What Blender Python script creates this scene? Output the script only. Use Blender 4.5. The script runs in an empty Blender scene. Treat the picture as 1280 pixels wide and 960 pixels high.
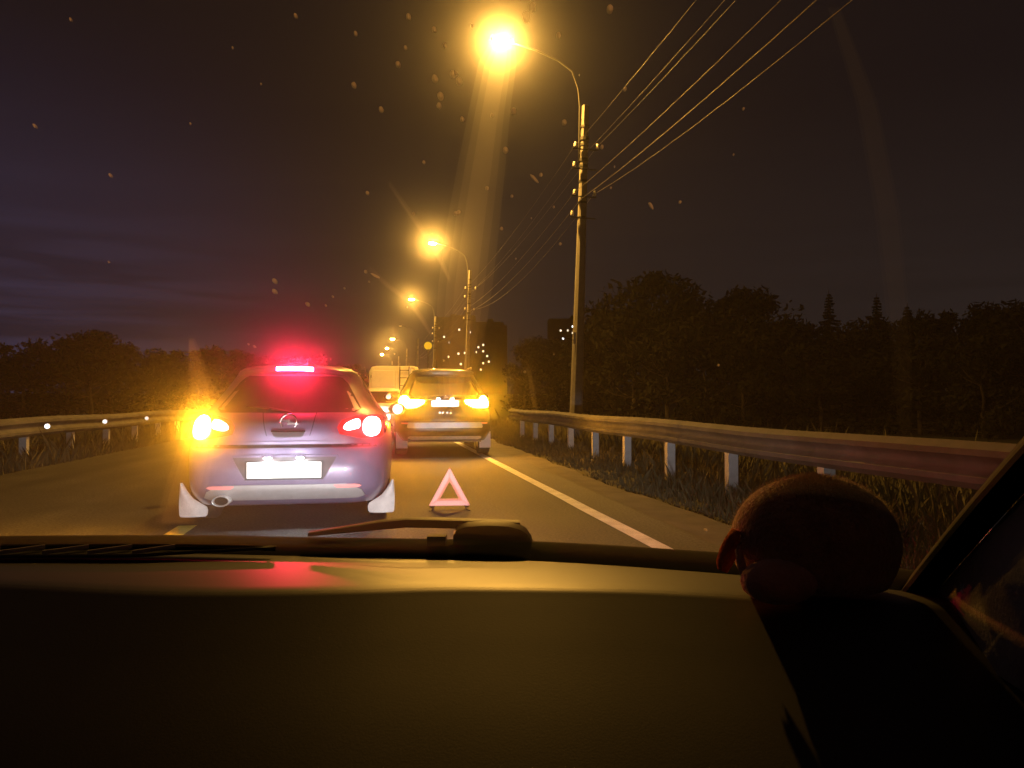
import bpy, bmesh, math, random
import numpy as np
from mathutils import Vector, Matrix, noise
random.seed(7)
S = bpy.context.scene
COL = S.collection
R = math.radians

# ------------------------------------------------------------------ camera
cam_d = bpy.data.cameras.new("camera")
cam = bpy.data.objects.new("camera", cam_d)
COL.objects.link(cam)
cam.location = (0, 0, 1.1)
YAW, PITCH = 9.45, 1.15
cam.rotation_euler = (R(90 + PITCH), 0, R(-YAW))
cam_d.sensor_width = 36
cam_d.lens = 26.72
cam_d.clip_start = 0.01
cam_d.clip_end = 5000
S.camera = cam

# ------------------------------------------------------------------ render settings, exposure
S.view_settings.view_transform = 'Standard'
S.view_settings.look = 'None'
S.view_settings.exposure = 0
S.view_settings.gamma = 1
S.view_settings.use_curve_mapping = False
S.cycles.use_denoising = True
S.cycles.use_light_tree = True
S.cycles.max_bounces = 6
S.cycles.diffuse_bounces = 2
S.cycles.glossy_bounces = 3
S.cycles.transmission_bounces = 3
S.cycles.volume_bounces = 0
S.cycles.transparent_max_bounces = 12
S.cycles.sample_clamp_indirect = 4
S.cycles.sample_clamp_direct = 0
S.cycles.caustics_reflective = False
S.cycles.caustics_refractive = False

# ------------------------------------------------------------------ light levels (tuned against the photograph)
LAMP_E = 11000          # sodium street lamps
AMBER_E = 750         # turn indicator of the near car
HAZARD_E = 430         # hazard lights of the off-roader
BRAKE_HI_E = 1350      # high mounted brake lamp
BRAKE_E = 170          # brake and tail lamps
PLATE_E = 900           # number plate lamps, added in place of headlight retroreflection
HEAD_W = 950          # each headlight of the camera's own car
SKY_K = 1.0
SODIUM = (1.0, 0.49, 0.075)
AMBER = (1.0, 0.38, 0.014)
RED = (1.0, 0.016, 0.06)

# ------------------------------------------------------------------ world: late dusk, blue left low in the sky, bands of cloud
W = bpy.data.worlds.new("World")
S.world = W
W.use_nodes = True
nt = W.node_tree
N, Lk = nt.nodes, nt.links
bg = N["Background"]
tc = N.new("ShaderNodeTexCoord")
sx = N.new("ShaderNodeSeparateXYZ")
Lk.new(tc.outputs["Generated"], sx.inputs[0])
# night sky: a faint glow over the horizon thinning out upwards
r1 = N.new("ShaderNodeValToRGB")
for p_, c_ in ((0.0, (0.0195, 0.0148, 0.0138)), (0.15, (0.0150, 0.0110, 0.0108)), (0.35, (0.0070, 0.0050, 0.0058)), (1.0, (0.0030, 0.0022, 0.0030))):
    e_ = r1.color_ramp.elements.new(p_) if p_ not in (0.0, 1.0) else r1.color_ramp.elements[0 if p_ == 0.0 else -1]
    e_.color = (*c_, 1)
Lk.new(sx.outputs["Z"], r1.inputs["Fac"])
# the last blue of dusk, low in the west
dt = N.new("ShaderNodeVectorMath"); dt.operation = 'DOT_PRODUCT'
dt.inputs[1].default_value = (math.sin(R(-44)) * 0.995, math.cos(R(-44)) * 0.995, 0.10)
Lk.new(tc.outputs["Generated"], dt.inputs[0])
pw = N.new("ShaderNodeMapRange"); pw.interpolation_type = 'SMOOTHSTEP'
pw.inputs["From Min"].default_value = 0.72; pw.inputs["From Max"].default_value = 1.0
Lk.new(dt.outputs["Value"], pw.inputs["Value"])
lo = N.new("ShaderNodeMapRange"); lo.interpolation_type = 'SMOOTHSTEP'
lo.inputs["From Min"].default_value = 0.50; lo.inputs["From Max"].default_value = 0.02
Lk.new(sx.outputs["Z"], lo.inputs["Value"])
mm = N.new("ShaderNodeMath"); mm.operation = 'MULTIPLY'
Lk.new(pw.outputs["Result"], mm.inputs[0]); Lk.new(lo.outputs["Result"], mm.inputs[1])
blue = N.new("ShaderNodeMix"); blue.data_type = 'RGBA'; blue.blend_type = 'ADD'
blue.inputs["B"].default_value = (0.011, 0.012, 0.040, 1)
Lk.new(mm.outputs[0], blue.inputs["Factor"]); Lk.new(r1.outputs["Color"], blue.inputs["A"])
# flat bands of cloud near the horizon
mp = N.new("ShaderNodeMapping"); mp.inputs["Scale"].default_value = (2.2, 2.2, 26)
nz = N.new("ShaderNodeTexNoise"); nz.inputs["Scale"].default_value = 1.6; nz.inputs["Detail"].default_value = 5; nz.inputs["Distortion"].default_value = 0.5
cr = N.new("ShaderNodeValToRGB")
cr.color_ramp.elements[0].position = 0.42; cr.color_ramp.elements[0].color = (0.5, 0.45, 0.40, 1)
cr.color_ramp.elements[1].position = 0.60; cr.color_ramp.elements[1].color = (1, 1, 1, 1)
mr = N.new("ShaderNodeMapRange"); mr.interpolation_type = 'SMOOTHSTEP'
mr.inputs["From Min"].default_value = 0.10; mr.inputs["From Max"].default_value = 0.26
mr.inputs["To Min"].default_value = 1.0; mr.inputs["To Max"].default_value = 0.12
Lk.new(sx.outputs["Z"], mr.inputs["Value"])
mx = N.new("ShaderNodeMix"); mx.data_type = 'RGBA'; mx.blend_type = 'MULTIPLY'
Lk.new(mr.outputs["Result"], mx.inputs["Factor"])
Lk.new(tc.outputs["Generated"], mp.inputs["Vector"]); Lk.new(mp.outputs["Vector"], nz.inputs["Vector"]); Lk.new(nz.outputs["Fac"], cr.inputs["Fac"])
Lk.new(blue.outputs["Result"], mx.inputs["A"]); Lk.new(cr.outputs["Color"], mx.inputs["B"])
fx = N.new("ShaderNodeMath"); fx.operation = 'MULTIPLY'
pf = N.new("ShaderNodeMapRange"); pf.inputs["To Min"].default_value = 0.22; pf.inputs["To Max"].default_value = 1.0
Lk.new(pw.outputs["Result"], pf.inputs["Value"])
Lk.new(mr.outputs["Result"], fx.inputs[0]); Lk.new(pf.outputs["Result"], fx.inputs[1])
Lk.new(fx.outputs[0], mx.inputs["Factor"])
Lk.new(mx.outputs["Result"], bg.inputs["Color"])
bg.inputs["Strength"].default_value = SKY_K

# ------------------------------------------------------------------ helpers
def tag(o, label=None, cat=None, group=None, kind=None):
    if label: o["label"] = label
    if cat: o["category"] = cat
    if group: o["group"] = group
    if kind: o["kind"] = kind
    return o

def empty(name, loc=(0, 0, 0), rz=0):
    o = bpy.data.objects.new(name, None)
    o.location = loc
    o.rotation_euler = (0, 0, rz)
    o.empty_display_size = 0.2
    COL.objects.link(o)
    return o

class MB:
    """collects vertices and faces of one mesh"""
    def __init__(s):
        s.v, s.f = [], []
    def add(s, vs, fs):
        b = len(s.v)
        s.v += [tuple(p) for p in vs]
        s.f += [tuple(b + i for i in q) for q in fs]
        return s
    def box(s, c, d, rz=0, rx=0, ry=0):
        m = Matrix.Rotation(rz, 3, 'Z') @ Matrix.Rotation(ry, 3, 'Y') @ Matrix.Rotation(rx, 3, 'X')
        vs = [Vector(c) + m @ Vector((sx * d[0] / 2, sy * d[1] / 2, sz * d[2] / 2)) for sz in (-1, 1) for sy in (-1, 1) for sx in (-1, 1)]
        return s.add(vs, [(0, 2, 3, 1), (4, 5, 7, 6), (0, 1, 5, 4), (2, 6, 7, 3), (0, 4, 6, 2), (1, 3, 7, 5)])
    def grid(s, rows, close=False):
        n = len(rows[0])
        vs = [p for r in rows for p in r]
        fs = []
        for i in range(len(rows) - 1):
            for j in range(n if close else n - 1):
                k = (j + 1) % n
                fs.append((i * n + j, i * n + k, (i + 1) * n + k, (i + 1) * n + j))
        return s.add(vs, fs)
    def tube(s, pts, rad, seg=8, cap=True):
        pts = [Vector(p) for p in pts]
        rad = rad if isinstance(rad, (list, tuple)) else [rad] * len(pts)
        rows = []
        up = Vector((0.13, 0.31, 0.94))
        for i, p in enumerate(pts):
            t = (pts[min(i + 1, len(pts) - 1)] - pts[max(i - 1, 0)]).normalized()
            a = t.cross(up)
            if a.length < 1e-3: a = t.cross(Vector((1, 0, 0)))
            a.normalize()
            b = t.cross(a)
            rows.append([p + (a * math.cos(2 * math.pi * k / seg) + b * math.sin(2 * math.pi * k / seg)) * rad[i] for k in range(seg)])
        base = len(s.v)
        s.grid(rows, True)
        if cap:
            s.f.append(tuple(base + k for k in range(seg)))
            s.f.append(tuple(base + (len(rows) - 1) * seg + k for k in reversed(range(seg))))
        return s
    def lathe(s, prof, axis='Z', c=(0, 0, 0), seg=20):
        rows = []
        for r, h in prof:
            ring = []
            for k in range(seg):
                a = 2 * math.pi * k / seg
                p = (r * math.cos(a), r * math.sin(a), h)
                if axis == 'X': p = (p[2], p[0], p[1])
                if axis == 'Y': p = (p[0], p[2], p[1])
                ring.append((p[0] + c[0], p[1] + c[1], p[2] + c[2]))
            rows.append(ring)
        return s.grid(rows, True)
    def mesh(s, name, smooth=False, recalc=True):
        me = bpy.data.meshes.new(name)
        me.from_pydata(s.v, [], s.f)
        if recalc:
            bm = bmesh.new()
            bm.from_mesh(me)
            bmesh.ops.remove_doubles(bm, verts=bm.verts, dist=1e-5)
            bmesh.ops.recalc_face_normals(bm, faces=bm.faces)
            bm.to_mesh(me)
            bm.free()
        if smooth:
            me.polygons.foreach_set("use_smooth", [True] * len(me.polygons))
            if smooth == 'auto':
                try: me.set_sharp_from_angle(angle=R(38))
                except Exception: pass
        me.update()
        return me
    def build(s, name, mat, parent=None, smooth=False, recalc=True, loc=None):
        me = s.mesh(name, smooth, recalc)
        me.materials.append(mat)
        o = bpy.data.objects.new(name, me)
        COL.objects.link(o)
        o.parent = parent
        if loc: o.location = loc
        return o

def copy_tree(o, parent=None):
    c = o.copy()
    COL.objects.link(c)
    c.parent = parent
    for ch in o.children: copy_tree(ch, c)
    return c

def bevel(o, w, seg=2):
    m = o.modifiers.new("edge", 'BEVEL')
    m.width = w; m.segments = seg; m.limit_method = 'ANGLE'; m.angle_limit = R(40)
    return o

# ------------------------------------------------------------------ materials
def mat(name, col, rough=0.6, metal=0.0, spec=0.5, var=0.25, scale=8.0, bump=0.0, bscale=60.0, coat=0.0, sheen=0.0, col2=None, rvar=0.0, detail=6):
    m = bpy.data.materials.new(name)
    m.use_nodes = True
    n, l = m.node_tree.nodes, m.node_tree.links
    p = n["Principled BSDF"]
    p.inputs["Roughness"].default_value = rough
    p.inputs["Metallic"].default_value = metal
    p.inputs["Specular IOR Level"].default_value = spec
    p.inputs["Coat Weight"].default_value = coat
    p.inputs["Coat Roughness"].default_value = 0.06
    p.inputs["Sheen Weight"].default_value = sheen
    t = n.new("ShaderNodeTexCoord")
    z = n.new("ShaderNodeTexNoise")
    z.inputs["Scale"].default_value = scale
    z.inputs["Detail"].default_value = detail
    z.inputs["Roughness"].default_value = 0.65
    l.new(t.outputs["Object"], z.inputs["Vector"])
    r = n.new("ShaderNodeValToRGB")
    r.color_ramp.elements[0].position = 0.3
    r.color_ramp.elements[1].position = 0.7
    c2 = col2 or tuple(min(1, c * (1 + var)) for c in col)
    c1 = tuple(c * (1 - var) for c in col)
    r.color_ramp.elements[0].color = (*c1, 1)
    r.color_ramp.elements[1].color = (*c2, 1)
    l.new(z.outputs["Fac"], r.inputs["Fac"])
    l.new(r.outputs["Color"], p.inputs["Base Color"])
    if rvar:
        mr = n.new("ShaderNodeMapRange")
        mr.inputs["To Min"].default_value = max(0.02, rough - rvar)
        mr.inputs["To Max"].default_value = min(1, rough + rvar)
        l.new(z.outputs["Fac"], mr.inputs["Value"])
        l.new(mr.outputs["Result"], p.inputs["Roughness"])
    if bump:
        b = n.new("ShaderNodeBump")
        b.inputs["Strength"].default_value = bump
        b.inputs["Distance"].default_value = 0.01
        z2 = n.new("ShaderNodeTexNoise")
        z2.inputs["Scale"].default_value = bscale
        z2.inputs["Detail"].default_value = 4
        l.new(t.outputs["Object"], z2.inputs["Vector"])
        l.new(z2.outputs["Fac"], b.inputs["Height"])
        l.new(b.outputs["Normal"], p.inputs["Normal"])
    return m

def emit(name, col, k, sample=True):
    m = bpy.data.materials.new(name)
    m.use_nodes = True
    n, l = m.node_tree.nodes, m.node_tree.links
    n.remove(n["Principled BSDF"])
    e = n.new("ShaderNodeEmission")
    e.inputs["Color"].default_value = (*col, 1)
    e.inputs["Strength"].default_value = k
    l.new(e.outputs["Emission"], n["Material Output"].inputs["Surface"])
    try: m.cycles.emission_sampling = 'AUTO' if sample else 'NONE'
    except Exception: pass
    return m

M = {}
M['asphalt'] = mat('asphalt', (0.052, 0.05, 0.047), 0.72, var=0.35, scale=1.1, bump=0.55, bscale=90, rvar=0.12, spec=0.35)
def wear(m):
    n, l = m.node_tree.nodes, m.node_tree.links
    p = n["Principled BSDF"]
    src = p.inputs["Base Color"].links[0].from_socket
    t = n.new("ShaderNodeTexCoord")
    for sc, lo_, hi_, a_, b_ in (((1.5, 0.035, 1), 0.35, 0.65, 0.62, 1.25), ((0.7, 0.22, 1), 0.40, 0.62, 0.72, 1.18), ((42, 42, 42), 0.36, 0.66, 0.45, 2.0)):
        mp_ = n.new("ShaderNodeMapping"); mp_.inputs["Scale"].default_value = sc
        z_ = n.new("ShaderNodeTexNoise"); z_.inputs["Scale"].default_value = 1.0; z_.inputs["Detail"].default_value = 3
        r_ = n.new("ShaderNodeMapRange")
        r_.inputs["From Min"].default_value = lo_; r_.inputs["From Max"].default_value = hi_
        r_.inputs["To Min"].default_value = a_; r_.inputs["To Max"].default_value = b_
        x_ = n.new("ShaderNodeMix"); x_.data_type = 'RGBA'; x_.blend_type = 'MULTIPLY'; x_.inputs["Factor"].default_value = 1
        l.new(t.outputs["Object"], mp_.inputs["Vector"]); l.new(mp_.outputs["Vector"], z_.inputs["Vector"]); l.new(z_.outputs["Fac"], r_.inputs["Value"])
        l.new(src, x_.inputs["A"]); l.new(r_.outputs["Result"], x_.inputs["B"])
        src = x_.outputs["Result"]
    l.new(src, p.inputs["Base Color"])
wear(M['asphalt'])
M['shoulder'] = mat('dusty_asphalt', (0.10, 0.088, 0.07), 0.9, var=0.4, scale=2.2, bump=0.8, bscale=60)
M['dirt'] = mat('verge_dirt', (0.05, 0.042, 0.026), 0.95, var=0.5, scale=1.3, bump=1.0, bscale=25, col2=(0.055, 0.052, 0.02))
M['paint_line'] = mat('road_paint', (0.78, 0.77, 0.74), 0.6, var=0.22, scale=5, bump=0.4, bscale=120)
M['paint_amber_lit'] = mat('amber_lit_road_paint', (0.80, 0.66, 0.14), 0.6, var=0.2, scale=5, bump=0.4, bscale=120)  # amber indicator light tinted into the colour of the lane dashes
M['galv'] = mat('galvanised_steel', (0.125, 0.122, 0.115), 0.82, metal=0.1, spec=0.25, var=0.4, scale=2.6, bump=0.12, bscale=20, rvar=0.1)
M['post'] = mat('galvanised_post', (0.44, 0.44, 0.44), 0.6, metal=0.2, var=0.2, scale=8)
M['reflector'] = mat('reflector_face', (0.92, 0.92, 0.95), 0.3, metal=1.0, var=0.03)
M['concrete'] = mat('pole_concrete', (0.20, 0.19, 0.175), 0.9, var=0.22, scale=4, bump=0.4, bscale=30)
M['steel_arm'] = mat('painted_steel', (0.025, 0.025, 0.025), 0.8, metal=0.1, var=0.15)
M['porcelain'] = mat('porcelain', (0.7, 0.68, 0.64), 0.25, var=0.1)
M['band'] = mat('dark_steel_band', (0.03, 0.03, 0.03), 0.6, metal=0.3, var=0.2)
M['wire'] = mat('wire_metal', (0.11, 0.10, 0.09), 0.5, metal=0.5, var=0.3, scale=3)
M['leaf'] = mat('leaf', (0.026, 0.027, 0.011), 0.9, var=0.35, scale=0.8, col2=(0.036, 0.032, 0.014), spec=0.2)
M['needle'] = mat('needles', (0.018, 0.022, 0.011), 0.8, var=0.3, scale=0.8)
M['bark'] = mat('bark', (0.09, 0.07, 0.05), 0.95, var=0.4, scale=4, bump=0.8, bscale=14)
M['grass'] = mat('dry_grass', (0.085, 0.085, 0.035), 0.85, var=0.4, scale=1.4, col2=(0.15, 0.12, 0.055))
M['bark_stem'] = mat('weed_stem', (0.12, 0.1, 0.06), 0.9, var=0.3)
M['block'] = mat('apartment_concrete', (0.09, 0.085, 0.08), 0.9, var=0.15, scale=0.2)
M['winframe'] = mat('window_surround', (0.3, 0.3, 0.3), 0.7, var=0.1)
M['win_on'] = emit('lit_window', (1.0, 0.82, 0.55), 1.9, False)
M['win_white'] = emit('lit_window_white', (0.95, 0.97, 1.0), 2.6, False)
M['lamp'] = emit('sodium_lamp_glow', SODIUM, LAMP_E)
M['lamp_far'] = emit('sodium_lamp_glow_far', SODIUM, LAMP_E)
M['amber'] = emit('indicator_glow', AMBER, AMBER_E)
M['hazard'] = emit('hazard_glow', AMBER, HAZARD_E)
M['amber_dim'] = emit('amber_signal_glow', (1.0, 0.55, 0.02), 0.8, False)
M['brake_hi'] = emit('high_brake_lamp_glow', RED, BRAKE_HI_E)
M['brake'] = emit('brake_lamp_glow', (1.0, 0.05, 0.06), BRAKE_E)
M['tail'] = emit('tail_lamp_glow', (1.0, 0.07, 0.07), 120)
M['tail_dim'] = emit('dim_tail_lamp_glow', (1.0, 0.1, 0.08), 8, False)
M['added_plate_lamp'] = emit('added_plate_lamp_glow', (0.95, 0.97, 1.0), PLATE_E)
M['head_lens'] = emit('headlight_glow', (1.0, 0.95, 0.86), 40, False)
M['red_lens'] = mat('unlit_red_lens', (0.35, 0.012, 0.015), 0.12, var=0.15, coat=0.6)
M['reflex'] = mat('red_reflex_reflector', (0.75, 0.28, 0.28), 0.35, var=0.08, coat=0.4)
M['violet'] = mat('violet_grey_paint', (0.15, 0.125, 0.205), 0.38, metal=0.2, var=0.18, scale=3, coat=0.5, rvar=0.08, spec=0.5)
M['black_paint'] = mat('black_brown_paint', (0.022, 0.017, 0.013), 0.3, metal=0.2, var=0.1, scale=20, coat=0.9)
M['white_paint'] = mat('white_vehicle_paint', (0.72, 0.71, 0.69), 0.4, var=0.06, scale=6, coat=0.5)
M['silver'] = mat('silver_trim', (0.42, 0.41, 0.42), 0.4, metal=0.5, var=0.1)
M['chrome'] = mat('chrome', (0.75, 0.75, 0.77), 0.14, metal=1.0, var=0.05)
M['black_plastic'] = mat('black_plastic', (0.016, 0.016, 0.016), 0.55, var=0.2, scale=20)
M['steel_tip'] = mat('exhaust_steel', (0.7, 0.7, 0.7), 0.38, metal=0.5, var=0.1)
M['grey_plastic'] = mat('grey_plastic', (0.07, 0.06, 0.065), 0.6, var=0.2, scale=20)
M['seam'] = mat('panel_gap', (0.008, 0.008, 0.008), 0.9, var=0.1)
M['tint'] = mat('dark_tinted_glass', (0.008, 0.008, 0.01), 0.16, var=0.1, coat=0.3, spec=0.6)
M['dusty_tint'] = mat('dusty_dark_glass', (0.010, 0.009, 0.010), 0.7, var=0.3, scale=6, spec=0.02, rvar=0.08)
M['rubber'] = mat('tyre_rubber', (0.018, 0.018, 0.018), 0.85, var=0.3, scale=20)
M['rim'] = mat('alloy_rim', (0.45, 0.45, 0.46), 0.35, metal=0.8, var=0.1)
M['flap'] = mat('pale_mudflap', (0.52, 0.47, 0.46), 0.7, var=0.15, scale=14)
M['plate'] = mat('number_plate_white', (0.86, 0.86, 0.86), 0.4, var=0.03)
M['tri_red'] = mat('triangle_reflective_red', (0.9, 0.36, 0.30), 0.45, var=0.06, scale=40)
M['tri_inner'] = mat('triangle_fluorescent_red', (0.88, 0.27, 0.17), 0.6, var=0.05)
M['dash'] = mat('dashboard_soft_plastic', (0.026, 0.020, 0.014), 0.46, var=0.15, scale=14, bump=0.03, bscale=520, spec=0.95)
M['dash_dark'] = mat('dashboard_dark_plastic', (0.010, 0.010, 0.010), 0.9, var=0.2, scale=20, spec=0.12)
M['slat'] = mat('vent_slat_plastic', (0.42, 0.39, 0.34), 0.5, var=0.1)
M['trim'] = mat('pillar_fabric', (0.44, 0.42, 0.41), 0.95, var=0.1, scale=60, bump=0.2, bscale=300)
M['own_paint'] = mat('own_car_paint', (0.10, 0.10, 0.11), 0.3, metal=0.4, var=0.05, coat=0.9)
M['plush'] = mat('brown_plush', (0.46, 0.27, 0.16), 0.95, var=0.3, scale=40, bump=0.7, bscale=240, sheen=0.6)
M['plush_pale'] = mat('pale_pink_plush', (0.62, 0.34, 0.26), 0.95, var=0.2, scale=40, bump=0.5, bscale=240, sheen=0.4)
M['felt'] = mat('orange_felt', (0.55, 0.16, 0.04), 0.9, var=0.2, scale=60, bump=0.3, bscale=300)
M['grime'] = mat('windscreen_speck', (0.5, 0.5, 0.48), 0.9, var=0.1)

# a speck of dried dirt on the glass passes diffuse light through
def speck_mat():
    m = bpy.data.materials.new('dried_water_spot')
    m.use_nodes = True
    n, l = m.node_tree.nodes, m.node_tree.links
    n.remove(n["Principled BSDF"])
    t = n.new("ShaderNodeBsdfTranslucent"); t.inputs["Color"].default_value = (0.9, 0.9, 0.88, 1)
    tr = n.new("ShaderNodeBsdfTransparent")
    mx = n.new("ShaderNodeMixShader"); mx.inputs[0].default_value = 0.72
    l.new(t.outputs[0], mx.inputs[1]); l.new(tr.outputs[0], mx.inputs[2])
    l.new(mx.outputs[0], n["Material Output"].inputs["Surface"])
    return m
M['speck'] = speck_mat()

# the windscreen: a 6 mm pane with a film of grime that scatters lamp light forward
def glass_film(name, lobes):
    m = bpy.data.materials.new(name)
    m.use_nodes = True
    n, l = m.node_tree.nodes, m.node_tree.links
    n.remove(n["Principled BSDF"])
    add = None
    for g, d in lobes:
        v = n.new("ShaderNodeVolumeScatter")
        v.inputs["Color"].default_value = (1, 1, 1, 1)
        v.inputs["Density"].default_value = d
        v.inputs["Anisotropy"].default_value = g
        if add is None: add = v
        else:
            a = n.new("ShaderNodeAddShader")
            l.new(add.outputs[0], a.inputs[0]); l.new(v.outputs[0], a.inputs[1])
            add = a
    l.new(add.outputs[0], n["Material Output"].inputs["Volume"])
    return m
M['windscreen'] = glass_film('grimy_windscreen', ((0.986, 4.0), (0.93, 0.2), (0.80, 0.25), (0.30, 1.5)))
M['glare_smear'] = glass_film('wiped_glare_grime', ((0.97, 2.0), (0.86, 2.4)))  # denser film for the streaks of glare around the lamps

# ------------------------------------------------------------------ ground, road, markings
def bend(y):                       # the road drifts to the left far ahead
    return -1.0e-4 * y * y if y > 0 else 0.0

YS = [-14 + i * 1.0 for i in range(60)] + [46 + i * 4 for i in range(90)]
def strip(name, x0, x1, z, m, ys=YS, kind='structure', slope=0.0, wob=0.0, nx=1, dz=None):
    mb = MB()
    rows = []
    for y in ys:
        r = []
        for i in range(nx + 1):
            t = i / nx
            x = x0 + (x1 - x0) * t + bend(y) + slope * y
            if wob and i in (0, nx): x += wob * noise.noise(Vector((x0 * 3 + t * 7, y * 0.6, 1.3))) + wob * 0.5 * noise.noise(Vector((x0, y * 2.3, 7)))
            zz = z + (dz(x, y) if dz else 0)
            r.append((x, y, zz))
        rows.append(r)
    mb.grid(rows)
    o = mb.build(name, m, recalc=False)
    if kind: tag(o, kind=kind)
    return o

# terrain: one sheet to the horizon, a ditch beyond the rails, gently rolling far off
def ground_z(x, y):
    xr = x - bend(y)
    z = -0.03
    if xr > 2.4: z += -0.10 * min(1, (xr - 2.4) / 1.8)
    if xr > 4.6: z += -0.9 * min(1, (xr - 4.6) / 5)
    if xr < -5.6: z += -0.06
    if xr < -7.0: z += -0.7 * min(1, (-7.0 - xr) / 5)
    d = math.hypot(x, y)
    if abs(xr) > 3 and d < 80: z += 0.05 * noise.noise(Vector((x * 0.7, y * 0.7, 0))) * min(1, (abs(xr) - 2.3) * 0.5)
    if d > 120: z += min(1, (d - 120) / 400) * 9 * (0.5 + noise.noise(Vector((x * 0.006, y * 0.006, 3))))
    return z
def axis(fine0, fine1, step, far):
    a = list(np.arange(fine0, fine1, step))
    lo, hi, k = fine0, fine1, step
    left, right = [], []
    while hi < far or lo > -far:
        k *= 1.22
        hi += k; lo -= k
        right.append(hi); left.append(lo)
    return left[::-1] + a + right
gx, gy = axis(-11, 12, 0.5, 2500), axis(-6, 46, 0.7, 2500)
mb = MB(); mb.grid([[(x, y, ground_z(x, y) - (0.10 if -5.3 < x - bend(y) < 2.3 else 0)) for x in gx] for y in gy])
tag(mb.build('ground', M['dirt'], smooth=True, recalc=False), kind='structure')

strip('road', -5.5, 2.45, 0.0, M['asphalt'], nx=6, wob=0.03)
strip('road_shoulder', 2.36, 2.95, -0.012, M['shoulder'], nx=2, wob=0.16, ys=[-14 + i * 0.4 for i in range(150)])
strip('road_edge_line', 2.01, 2.15, 0.004, M['paint_line'], slope=-0.0125, ys=[-14 + i * 0.5 for i in range(110)], wob=0.008)
for k, y0 in enumerate((-5.2, 0.0, 5.1, 15.0, 27.0, 39.0)):
    ln = 1.9 if k == 2 else 4.0
    if k == 1: y0, ln = -1.0, 2.0
    strip('lane_dash', -1.76, -1.61, 0.004, M['paint_amber_lit'], ys=[y0 + ln * i / 8 for i in range(9)], wob=0.006)

# ------------------------------------------------------------------ guardrails
WPROF = [(-0.015, 0.0), (0.0, 0.012), (0.055, 0.05), (0.06, 0.095), (0.005, 0.135), (-0.005, 0.155), (-0.005, 0.18), (0.005, 0.20), (0.06, 0.24), (0.055, 0.285), (0.0, 0.325), (-0.015, 0.337)]
def guard_rail(x, y0, y1, zb, side, label, post_step, post_h, first_post, curve=bend, refl=None, cap=False):
    g = empty('guard_rail', (x, y0, 0))
    tag(g, label, 'guardrail', 'guardrails along the road')
    # beams, 4 m long, each lapped a little over the next
    y = y0
    k = 0
    while y < y1 - 0.1:
        ye = min(y + 4.06, y1)
        mb = MB()
        rows = []
        n = 8
        for i in range(n + 1):
            yy = y + (ye - y) * i / n
            xo = curve(yy) + 0.009 * (k % 2)
            sag = 0.012 * math.sin(yy * 0.9 + x)
            rows.append([(xo - side * px_, yy - y0, zb + pz + sag) for px_, pz in WPROF] + [(xo - side * (px_ - 0.005), yy - y0, zb + pz + sag) for px_, pz in reversed(WPROF)])
        mb.grid(rows, True)
        mb.build('beam', M['galv'], g, smooth='auto')
        y += 4.0
        k += 1
    pm = None
    y = first_post
    while y < y1:
        if pm is None:
            mb = MB()
            w, d = 0.12, 0.11
            # C-section post
            sec = [(-w / 2, 0), (w / 2, 0), (w / 2, d), (w / 2 - 0.03, d), (w / 2 - 0.03, d - 0.008), (w / 2 - 0.008, d - 0.008), (w / 2 - 0.008, 0.008), (-w / 2 + 0.008, 0.008), (-w / 2 + 0.008, d - 0.008), (-w / 2 + 0.03, d - 0.008), (-w / 2 + 0.03, d), (-w / 2, d)]
            mb.grid([[(a, b, -0.4) for a, b in sec], [(a, b, post_h) for a, b in sec]], True)
            mb.f.append(tuple(range(len(sec), 2 * len(sec))))
            pm = mb.mesh('post'); pm.materials.append(M['post'])
            sp = MB().box((0, 0.03, zb + 0.17), (0.06, 0.09, 0.2)).mesh('spacer'); sp.materials.append(M['galv'])
        o = bpy.data.objects.new('post', pm); COL.objects.link(o); o.parent = g
        o.location = (curve(y) + side * 0.08, y - y0, 0)
        o = bpy.data.objects.new('spacer', sp); COL.objects.link(o); o.parent = g
        o.location = (curve(y) + side * 0.045, y - y0, 0)
        y += post_step
    if refl:
        rm = MB().lathe([(0.0, 0.0), (0.045, 0.0), (0.05, -0.006), (0.05, -0.02), (0, -0.02)], 'Y', seg=14)
        rm = rm.mesh('reflector'); rm.materials.append(M['reflector'])
        for yy in refl:
            o = bpy.data.objects.new('reflector', rm); COL.objects.link(o); o.parent = g
            o.location = (curve(yy) - side * 0.07, yy - y0, zb + 0.17)
            # faces the oncoming beam
            hx, hy = 0.2 - (x + curve(yy)), 1.0 - yy
            o.rotation_euler = (R(-1.2), 0, math.atan2(hy, hx) - math.pi / 2)
    return g
gr_r = guard_rail(4.05, -6.0, 24.4, 0.46, 1, 'long galvanised guardrail on pale posts on the right verge', 2.0, 0.74, -5.42)
mb = MB()
mb.grid([[(0.0 + 0.06 * math.cos(a), 0.25 * math.sin(a) * 0 + 30.4 + 0.12 * math.sin(a), z) for a in np.linspace(-math.pi / 2, math.pi / 2, 9)] for z in (0.43, 0.79)])
mb.build('end_cap', M['galv'], gr_r, smooth=True).location = (bend(24.4), 0, 0)
def left_curve(y): return bend(y) + (0.055 * (y - 12) if y > -50 else 0)
gr_l = guard_rail(-6.1, -4.0, 70.0, 0.44, -1, 'guardrail with bright round reflectors on the far left verge', 2.0, 0.72, -3.6, refl=(12.6, 15.0, 17.9, 20.9, 29.5))

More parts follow.
